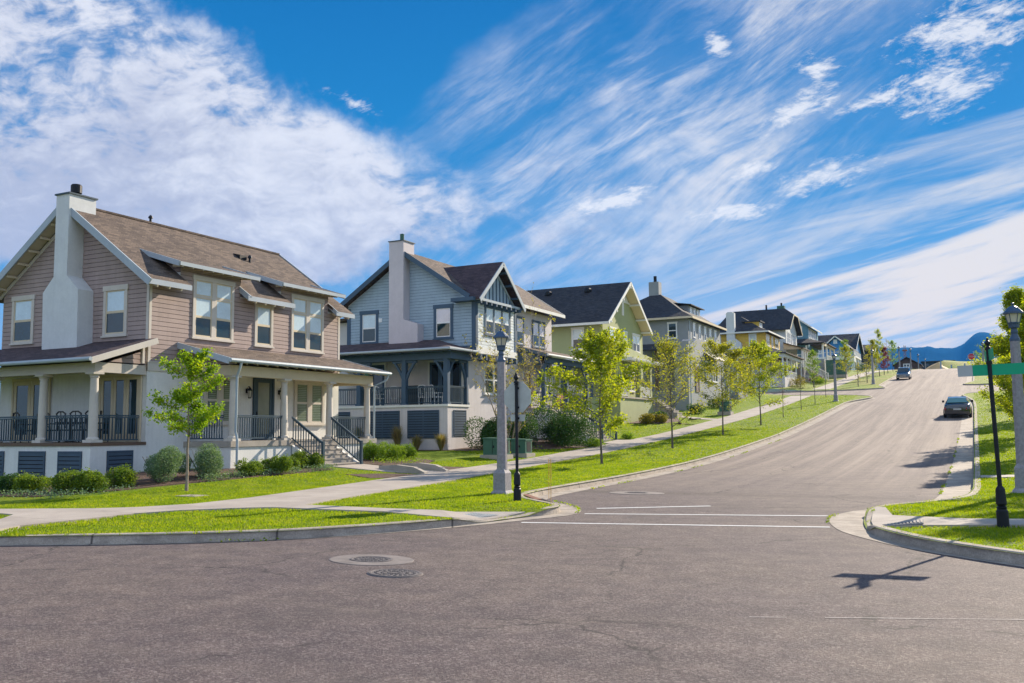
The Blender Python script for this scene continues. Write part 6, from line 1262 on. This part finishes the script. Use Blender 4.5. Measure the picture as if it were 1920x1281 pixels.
# ================================================================== cars
def car(kind, loc, rz, label):
    """built along +Y (nose at +Y); a loft of cross-sections"""
    suv = kind == 'suv'; paint = 'blue car paint' if suv else 'dark car paint'; W = .94 if suv else .91
    t = thing('parked_car', (0, 0, 0), label, 'car', 'cars parked along the kerb')
    if suv: S = [(-2.30, .40, .95, .80), (-2.24, .30, 1.18, .92), (-1.9, .26, 1.22, 1.), (-.9, .24, 1.2, 1.), (.4, .24, 1.16, 1.), (1.0, .24, 1.12, 1.), (1.75, .26, 1.02, .98), (2.15, .3, .92, .9), (2.34, .36, .76, .78)]
    else: S = [(-2.32, .38, .80, .80), (-2.26, .28, 1.00, .90), (-1.95, .24, 1.04, .98), (-1.2, .22, 1.02, 1.), (.3, .2, .99, 1.), (1.0, .2, .96, 1.), (1.75, .22, .84, .97), (2.15, .26, .74, .88), (2.32, .34, .62, .74)]
    m = MB(); R = []
    for y, z0, z1, w in S:
        w *= W; R.append([(-w*.9, y, z0), (-w, y, z0+.12), (-w*1.0, y, z0+(z1-z0)*.62), (-w*.95, y, z1-.05), (-w*.82, y, z1), (0, y, z1+.03), (w*.82, y, z1), (w*.95, y, z1-.05), (w*1.0, y, z0+(z1-z0)*.62), (w, y, z0+.12), (w*.9, y, z0)])
    n = 11; V = [p for r in R for p in r]; Fq = [(i*n+j, i*n+(j+1) % n, (i+1)*n+(j+1) % n, (i+1)*n+j) for i in range(len(S)-1) for j in range(n)]; m.add(V, Fq+[tuple(range(n))[::-1], tuple((len(S)-1)*n+k for k in range(n))])
    body = m.build('body', paint, t, smooth=True)
    bz = 1.15 if suv else 1.0
    C = ([(-2.1, 0, .80), (-1.75, .52, .74), (-.3, .60, .76), (.45, .55, .74), (1.1, 0, .82)] if suv else [(-1.75, .0, .80), (-1.05, .40, .68), (-.2, .46, .70), (.35, .42, .69), (1.15, 0, .80)])
    m = MB(); g = MB(); rr = []
    for y, h, w in C: rr.append([(-w*1.04, y, bz-.03), (-w*(.98 if h else 1.04), y, bz+h*.55), (-w*.9, y, bz+h), (0, y, bz+h+.04*(h > 0)), (w*.9, y, bz+h), (w*(.98 if h else 1.04), y, bz+h*.55), (w*1.04, y, bz-.03)])
    for i in range(4):
        for j in range(6):
            q = [rr[i][j], rr[i][j+1], rr[i+1][j+1], rr[i+1][j]]
            (m if (j in (2, 3) and i in (1, 2)) else m).add(q, [(0, 1, 2, 3)])
    m.build('cabin', paint, t, smooth=False)
    def inset(q, k, lift):
        c = sum((Vector(p) for p in q), Vector())/len(q); nrm = (Vector(q[1])-Vector(q[0])).cross(Vector(q[2])-Vector(q[0])).normalized()
        if nrm.dot(c-Vector((0, 0, bz))) < 0: nrm = -nrm
        return [c+(Vector(p)-c)*k+nrm*lift for p in q]
    rw, ww = MB(), MB()
    a, b = C[0], C[1]; q = [(-a[2]*.86, a[0]+.16, bz+.07), (a[2]*.86, a[0]+.16, bz+.07), (b[2]*.84, b[0]-.05, bz+b[1]-.03), (-b[2]*.84, b[0]-.05, bz+b[1]-.03)]; rw.add([p+Vector((0, -.05, .035)) for p in inset(q, 1, .03)], [(0, 1, 2, 3)])
    a, b = C[4], C[3]; q = [(-a[2]*.86, a[0]-.14, bz+.06), (a[2]*.86, a[0]-.14, bz+.06), (b[2]*.86, b[0]+.05, bz+b[1]-.03), (-b[2]*.86, b[0]+.05, bz+b[1]-.03)]; ww.add([p+Vector((0, .04, .035)) for p in inset(q, 1, .03)], [(0, 1, 2, 3)])
    rw.build('rear_window', 'rear glass', t); ww.build('windscreen', 'window glass', t)
    for s in (-1, 1):
        for (ya, yb) in ((C[1][0]-.15, -.38), (-.30, C[3][0]+.3)):
            h0 = bz+.05; h1 = bz+C[2][1]-.08; sg = MB(); sg.add([(s*.815, ya-.05, h0), (s*.815, yb+(.2 if yb > 0 else 0), h0), (s*.74, yb-(.12 if yb > 0 else 0), h1), (s*.74, ya+.16*(ya < -.9), h1)], [(0, 1, 2, 3)]); sg.build('side_window', 'window glass', t)
        mr = MB(); mr.box(s*.93-.02, s*.93+.14*s if s > 0 else s*.93+.02, .62, .78, bz+.0, bz+.16) if s > 0 else mr.box(-1.07, -.91, .62, .78, bz+.0, bz+.16); mr.build('wing_mirror', 'black metal', t)
    if not suv:
        for x in (-.36, .36): MB().lathe(x, -.75, [(.10, .95), (.14, 1.12), (.13, 1.26), (.06, 1.32)], 10).build('headrest', 'seat cloth', t)
    for s in (-1, 1):
        for y in (-1.42, 1.42):
            w = MB(); r = .37 if suv else .33; cx = s*.84
            prof = [(.0, -.11), (r*.62, -.11), (r*.9, -.105), (r, -.08), (r, .08), (r*.9, .105), (r*.62, .11), (0, .11)]
            nn = 20; V = [(cx+d, y+rad*cos(2*pi*k/nn), r+rad*sin(2*pi*k/nn)) for rad, d in prof for k in range(nn)]
            w.add(V, [(i*nn+k, i*nn+(k+1) % nn, (i+1)*nn+(k+1) % nn, (i+1)*nn+k) for i in range(len(prof)-1) for k in range(nn)]); wo = w.build('wheel', 'tyre', t)
            hub = MB(); hub.add([(cx+s*.118, y+r*.6*cos(2*pi*k/nn), r+r*.6*sin(2*pi*k/nn)) for k in range(nn)], [tuple(range(nn))]); hub.build('rim', 'rim', wo)
    zt = .78 if not suv else .95
    for s in (-1, 1):
        x0, x1 = (s*.58, s*.86) if s > 0 else (s*.86, s*.58)
        MB().hexa([(x0, -2.34, zt-.16), (x1, -2.22, zt-.16), (x1, -2.05, zt-.16), (x0, -2.2, zt-.16), (x0, -2.34, zt+.02), (x1, -2.24, zt+.02), (x1, -2.05, zt+.02), (x0, -2.2, zt+.02)]).build('tail_light', 'tail red', t)
        MB().hexa([(x0, 2.1, zt-.2), (x1, 1.95, zt-.2), (x1, 2.2, zt-.2), (x0, 2.345, zt-.2), (x0, 2.1, zt-.06), (x1, 1.95, zt-.06), (x1, 2.18, zt-.06), (x0, 2.32, zt-.06)]).build('headlight', 'head lamp', t)
    MB().box(-.26, .26, -2.345, -2.33, .62, .74).build('number_plate', 'plate', t)
    MB().box(-.80, .80, -2.37, -2.25, .36, .5).box(-.76, .76, 2.26, 2.38, .34, .46).build_each('bumper', paint if not suv else 'chrome', t)
    g = MB()
    for k in range(4): g.box(-.42, .42, 2.345, 2.365, .5+k*.07, .525+k*.07)
    g.build('grille', 'chrome' if suv else 'black metal', t)
    if suv: MB().tube([(-.66, -1.6, 1.78), (-.66, .3, 1.78)], .02, 5).tube([(.66, -1.6, 1.78), (.66, .3, 1.78)], .02, 5).build('roof_rail', 'chrome', t)
    t.location = loc; t.rotation_euler = (0, 0, rz); return t
def slope_at(y): return atan2(zr(y+2)-zr(y-2), 4)
c1 = car('sedan', (-1.27, 77.1, zr(77.1)), 0, 'dark sedan seen from behind, parked at the right kerb'); c1.rotation_euler = (slope_at(77.1), 0, 0)
c2 = car('suv', (-9.45, 148.9, zr(148.9)), pi, 'dark blue-grey four-wheel-drive facing the camera, parked at the left kerb far up the hill'); c2.rotation_euler = (-slope_at(148.9), 0, pi)
# ================================================================== bicycles lying on the grass
def bike(loc, rz, label, fr='wood red'):
    t = thing('bicycle', (0, 0, 0), label, 'bicycle', 'bicycles lying on the lawn')
    for x in (-.48, .48):
        m = MB(); m.tube([(x+.31*cos(a*pi/12), .31*sin(a*pi/12), .06) for a in range(25)], .018, 6, cap=False); w = m.build('wheel', 'tyre', t)
        sp_ = MB()
        for a in range(8): sp_.tube([(x, 0, .06), (x+.3*cos(a*pi/4), .3*sin(a*pi/4), .06)], .004, 3)
        sp_.build('spokes', 'rim', w)
    m = MB()
    for a, b in (((-.48, 0), (-.12, .02)), ((-.12, .02), (-.2, .42)), ((-.48, 0), (-.18, .35)), ((-.12, .02), (.32, .40)), ((-.18, .35), (.30, .44)), ((.48, 0), (.30, .46))): m.tube([(a[0], a[1], .07), (b[0], b[1], .08)], .017, 6)
    m.build('frame', fr, t); MB().tube([(.28, .5, -.0), (.3, .52, .1), (.28, .5, .32)], .014, 6).build('handlebar', 'black metal', t); MB().box(-.32, -.1, .42, .52, .04, .16).build('saddle', 'black metal', t)
    t.location = loc; t.rotation_euler = (0, radians(4), rz); return t
bike(on(-19.95, 68.6, .02), .5, 'brown-framed bicycle lying on the lawn nearest the pavement'); bike(on(-20.3, 73.0, .02), 2.2, 'dark bicycle lying on the lawn just behind the brown one', 'black metal')
# ================================================================== porch furniture
def porch_chair(x, y, z, rz, label, mat='wicker', group='chairs on the side porch of the taupe house', rocker=False, xback=True):
    t = thing('porch_chair', (0, 0, 0), label, 'chair', group)
    MB().box(-.25, .25, -.25, .25, .40, .45).build('seat', mat, t)
    b = MB(); b.tube([(-.25, .25, .42), (-.25, .32, .98)], .022, 6); b.tube([(.25, .25, .42), (.25, .32, .98)], .022, 6); b.tube([(-.27, .32, .98), (-.12, .33, 1.06), (.12, .33, 1.06), (.27, .32, .98)], .026, 6)
    if xback: b.tube([(-.24, .27, .5), (.24, .32, .96)], .016, 5); b.tube([(.24, .27, .5), (-.24, .32, .96)], .016, 5); b.tube([(0, .27, .46), (0, .33, 1.04)], .016, 5)
    else:
        for k in range(5): b.tube([(-.18+k*.09, .26, .44), (-.18+k*.09, .32, 1.0)], .014, 4)
    b.build('backrest', mat, t)
    for sx in (-1, 1):
        for sy in (-1, 1): MB().tube([(sx*.23, sy*.23, 0), (sx*.23, sy*.23, .4)], .022, 6).build('leg', mat, t)
        MB().tube([(sx*.26, -.24, .4), (sx*.27, -.24, .64), (sx*.27, .27, .66)], .02, 6).build('armrest', mat, t)
    t.location = (x, y, z); t.rotation_euler.z = rz; return t
for i, (x, y, r) in enumerate(((-30.6, 21.8, 2.9), (-29.4, 21.9, 3.3), (-28.2, 21.75, 3.05), (-27.5, 21.75, 3.2), (-26.8, 21.8, 3.0))):
    porch_chair(x, y, FZ+.02, r, ('dark x-backed chair at the left of the side porch', 'dark x-backed chair left of the middle column', 'dark x-backed chair just right of the middle column', 'dark x-backed chair, second right of the middle column', 'dark x-backed chair beside the corner column')[i])
t = thing('porch_table', (-28.9, 22.3, FZ), 'dark round table behind the chairs on the side porch', 'table'); MB().lathe(-28.9, 22.35, [(.5, FZ+.70), (.5, FZ+.74), (.0, FZ+.745)], 20).build('table_top', 'wicker', t); MB().lathe(-28.9, 22.35, [(.3, FZ+.02), (.05, FZ+.1), (.05, FZ+.7)], 12).build('pedestal', 'wicker', t)
for i, (x, y, r, mt) in enumerate(((-29.4, 42.2, 2.9, 'white frame'), (-28.6, 42.5, 3.4, 'white frame'), (-26.5, 42.2, 3.1, 'white frame'), (-25.9, 42.4, 2.6, 'white frame'))):
    porch_chair(x, y, 3.25, r, ('white metal chair at the left of the slate porch', 'white metal chair left of the middle slate post', 'white metal chair right of the middle slate post', 'white metal chair by the right door of the slate porch')[i], mt, 'white chairs on the slate porch', xback=False)
t = thing('barbecue_grill', (-27.6, 42.9, 3.25), 'black barbecue grill against the slate porch wall', 'grill'); m = MB().box(-28.0, -27.2, 42.6, 43.2, 3.85, 4.05); m.build('firebox', 'black metal', t); MB().prism([(-28.05, 42.6, 4.06), (-28.05, 43.2, 4.06), (-28.05, 43.1, 4.36), (-28.05, 42.75, 4.36)], (.9, 0, 0)).build('hood', 'black metal', t); MB().box(-27.95, -27.25, 42.65, 43.15, 3.3, 3.85).build('cabinet', 'wicker', t)
t = thing('wind_chime', (-29.2, 41.3, 4.6), 'dark round hanging ornament under the slate porch beam', 'ornament'); MB().tube([(-29.6, 41.2, 5.6), (-29.6, 41.2, 5.3)], .006, 4).build('cord', 'black metal', t); MB().lathe(-29.6, 41.2, [(.02, 5.32), (.13, 5.2), (.17, 5.0), (.13, 4.8), (.02, 4.7)], 12).build('ornament', 'utility green', t)
for i, (x, y) in enumerate(((-24.2, 52.3), (-24.3, 56.1), (-24.1, 57.0))):
    t = thing('planter', (x, y, 3.25), ('terracotta planter with leaves behind the slate corner post', 'terracotta planter with leaves left of the far porch post', 'terracotta planter with leaves right of the middle porch post')[i], 'planter', 'planters on the front porch of the blue-grey house')
    MB().lathe(x, y, [(.14, 3.25), (.2, 3.6), (.22, 3.62), (.19, 3.6)], 14).build('pot', 'terracotta', t); rg = np.random.default_rng(i); V, F = leaf_mesh(rg.normal(size=(220, 3))*[.14, .14, .13]+[x, y, 3.82], .08, rg); make_obj('plant', V, F, 'box leaf', t)
t = thing('porch_bench', (-24.9, 57.6, 3.25), 'reddish wooden bench under the far end of the slate front porch', 'bench'); MB().box(-25.2, -24.7, 56.8, 58.4, 3.65, 3.7).build('seat', 'wood red', t); MB().box(-25.25, -25.18, 56.8, 58.4, 3.7, 4.2).build('backrest', 'wood red', t)
for y in (56.9, 58.3): MB().box(-25.2, -24.7, y-.04, y+.04, 3.25, 3.65).build('leg', 'wood red', t)
# ================================================================== beyond the crest
m = MB(); v = []; f = []; nx, ny = 40, 10
for j in range(ny):
    for i in range(nx):
        x = -13+i*1.6; y = 292+j*6; h = 4.6*ss(-15, -8, x)*ss(290, 311, y)*(1-ss(326, 345, y))+.35*math.sin(x*.4+y*.2); v.append((x, y, 17.1+max(h, -.2)))
f = [(j*nx+i, j*nx+i+1, (j+1)*nx+i+1, (j+1)*nx+i) for j in range(ny-1) for i in range(nx-1)]; tag(make_obj('hill', v, f, 'lawn', smooth=True), kind='structure')
rg = np.random.default_rng(3); v = [(-8.4, 272, 19.1)]; n = 20
for ring, (rr_, hh) in enumerate(((.35, .62), (.7, .27), (1., .0))):
    for k in range(n): a = 2*pi*k/n; q = rr_*(1+.10*math.sin(a*3+ring)); v.append((-9.2+5.0*q*cos(a), 272+4.5*q*sin(a), 16.1+3.0*hh+rg.uniform(-.06, .06)))
f = [(0, 1+k, 1+(k+1) % n) for k in range(n)]+[(1+r*n+k, 1+r*n+(k+1) % n, 1+(r+1)*n+(k+1) % n, 1+(r+1)*n+k) for r in range(2) for k in range(n)]
tag(make_obj('sand_heap', v, f, 'sand', smooth=False), 'tan sand heap at the top of the road below the mountains', 'sand heap')
for i, (x, h, lb) in enumerate(((-7.35, 1.95, 'tall grey-blue marker post in front of the sand heap'), (-5.0, .95, 'short grey-blue marker post, middle of the three at the crest'), (-2.05, 1.15, 'grey-blue marker post, rightmost of the three at the crest'))):
    y = 250; t = thing('marker_post', (x, y, zr(y)), lb, 'post', 'marker posts across the road end'); MB().box(x-.17, x+.17, y-.1, y+.1, zr(y)-.2, zr(y)+h).build('post', 'bollard blue', t); MB().box(x-.19, x+.19, y-.12, y+.12, zr(y)+h, zr(y)+h+.08).build('cap', 'white gutter', t)
t = thing('rock_wall', (-2, 316, 16), 'grey stone retaining wall set in the green bank at the crest', 'wall')
m = MB(); rg = np.random.default_rng(4)
for r in range(4):
    x = -3.5+rg.uniform(0, .5)
    while x < .8: w = rg.uniform(.6, 1.2); m.box(x, x+w-.05, 298-.15*r+rg.uniform(0, .15), 300, 17.0+r*.6, 17.58+r*.6); x += w
m.build('stones', 'rock', t)
t = thing('far_house', (-20, 262, 15), 'low brown shingled roof and dark gable just over the crest of the hill', 'house')
gable_roof(t, -19.0, -12.0, 257, 268, 19.8, 17.7, 'Y', 'brown shingle'); m = MB(); m.prism([(-18.6, 257.6, 13.5), (-12.4, 257.6, 13.5), (-12.4, 257.6, 17.7), (-15.5, 257.6, 19.45), (-18.6, 257.6, 17.7)], (0, 10, 0)); m.build('wall', 'dark brown siding', t)
window(t, WS(257.6), -16.4, -14.8, 16.6, 18.0, 2, trim='white frame', sash='white frame', tw=.15, blind=0)
t = thing('far_building', (-8, 330, 16), 'long low dark building on the skyline right of the last lamps', 'building')
MB().box(-16, -6, 345, 360, 14, 23.7).build('wall', 'charcoal siding', t); MB().box(-16.4, -5.6, 344.5, 360.5, 23.7, 24.1).build('roof', 'dark shingle', t)
for x in (-15, -12.8, -10.6, -8.4): MB().box(x, x+1.2, 344.9, 345, 22.3, 23.3).build('window', 'window glass', t)
t = thing('lattice_mast', (-13.2, 205, 13), 'slim rust-brown lattice mast standing between the far lamps', 'mast')
m = MB(); x, y = -16.6, 270
for sx, sy in ((-.35, -.35), (.35, -.35), (.35, .35), (-.35, .35)): m.tube([(x+sx, y+sy, 14.8), (x+sx*.6, y+sy*.6, 23.6)], .05, 4)
for k in range(11):
    z = 15+k*.8; a = .35-.012*k
    for s in (-1, 1): m.tube([(x-a*s, y-a, z), (x+a*s, y-a, z+.8)], .035, 3); m.tube([(x-a, y-a*s, z), (x-a, y+a*s, z+.8)], .035, 3)
m.build('lattice', 'rusty iron', t); MB().box(x-.6, x+.6, y-.3, y+.3, 22.2, 22.6).build('crosspiece', 'rusty iron', t)
for i, (x, y, h, s, lb) in enumerate(((2.5, 255, 5.5, 3.5, 'green tree at the hilltop right of the red sign'), (9, 240, 6.5, 4, 'second green tree at the hilltop far right'))): make_tree('far_tree', (x, y, zr(y)+.1), h, 90+i, lb, group='trees at the hilltop', width=s, nprim=20, leaves=2200, lsize=.25, lmat='hedge leaf', clear=.12)
# ================================================================== mountains
rg = np.random.default_rng(12)
PR = [(-4200, 330), (-3000, 420), (-2000, 380), (-1400, 470), (-1000, 430), (-640, 440), (-535, 500), (-440, 470), (-357, 478), (-300, 472), (-240, 478), (-180, 462), (-145, 468), (-117, 455), (-60, 475), (-10, 520), (30, 548), (75, 545), (130, 520), (220, 500), (330, 520), (500, 470), (900, 420), (1600, 460), (3000, 350)]
xs = np.concatenate([np.linspace(-4200, -900, 60), np.linspace(-880, 800, 170), np.linspace(830, 3000, 40)]); top = np.interp(xs, [p[0] for p in PR], [p[1] for p in PR]); top = np.convolve(np.pad(top, 2, 'edge'), np.ones(5)/5, 'valid')+np.convolve(rg.normal(size=len(xs)+2), np.ones(3)/3, 'valid')*2.5
v = []; rows = 14; ridge_ph = np.cumsum(rg.normal(size=len(xs)))*.15
for r in range(rows):
    t_ = r/(rows-1)
    for i, x in enumerate(xs):
        prof = t_**.8; rough = math.sin(x*.012+ridge_ph[i]+t_*2)*.5+math.sin(x*.031-t_*3)*.3
        v.append((x*(.9+.1*t_)+rough*14*(1-t_), 4300+1700*t_+rough*160*(1-t_)*t_*4, -20+(top[i]+20)*prof*(1+.05*rough*(1-t_))))
for i, x in enumerate(xs): v.append((x, 7200, -20))
n = len(xs); f = [(r*n+i, r*n+i+1, (r+1)*n+i+1, (r+1)*n+i) for r in range(rows) for i in range(n-1)]
tag(make_obj('mountains', v, f, 'mountain', smooth=True), kind='structure')
# air: one closed box of even density
hm = bpy.data.materials.new('haze air'); hm.use_nodes = True; hm.node_tree.nodes.clear(); HN = NT(hm.node_tree)
pv = HN.n('ShaderNodeVolumePrincipled', {'Color': (.05, .36, 1., 1), 'Density': .00007, 'Anisotropy': 0.})
hm.node_tree.links.new(pv.outputs[0], HN.n('ShaderNodeOutputMaterial').inputs['Volume']); MATS['haze air'] = hm
hz = MB().box(-5200, 4000, -1000, 7300, -30, 600).build('haze', 'haze air'); tag(hz, kind='stuff', label='pale blue air that veils the far mountains', cat='haze')
# weeds and grit along the gutters
rg = np.random.default_rng(21); P_ = []
for Q, y0, y1, off in ((CLs, 25, 60, .55), (CR2s, 24, 60, .8)):
    for a, b in zip(Q, Q[1:]):
        if min(a[1], b[1]) > y0 and max(a[1], b[1]) < y1 or True:
            L = sqrt((a[0]-b[0])**2+(a[1]-b[1])**2)
            if not (y0 < (a[1]+b[1])/2 < y1) and not (12 < (a[1]+b[1])/2 < 24 and -16 < a[0] < 3): continue
            n = int(L*22); t_ = rg.random(n); nx, ny = (b[1]-a[1])/max(L, 1e-6), -(b[0]-a[0])/max(L, 1e-6)
            for t in t_:
                x = a[0]+(b[0]-a[0])*t; y = a[1]+(b[1]-a[1])*t
                if math.sin(y*2.1+x)+math.sin(y*.7) < .6: continue
                w_ = a[3]+rg.normal()*.03; P_.append((x+nx*w_, y+ny*w_, zr(y)+.015+rg.uniform(0, .03)))
V, F = leaf_mesh(np.array(P_), .06, rg, up_bias=.1); tag(make_obj('weeds', V, F, 'grass blade'), 'small green weeds in the joint between the gutter and the asphalt', 'weeds', kind='stuff')
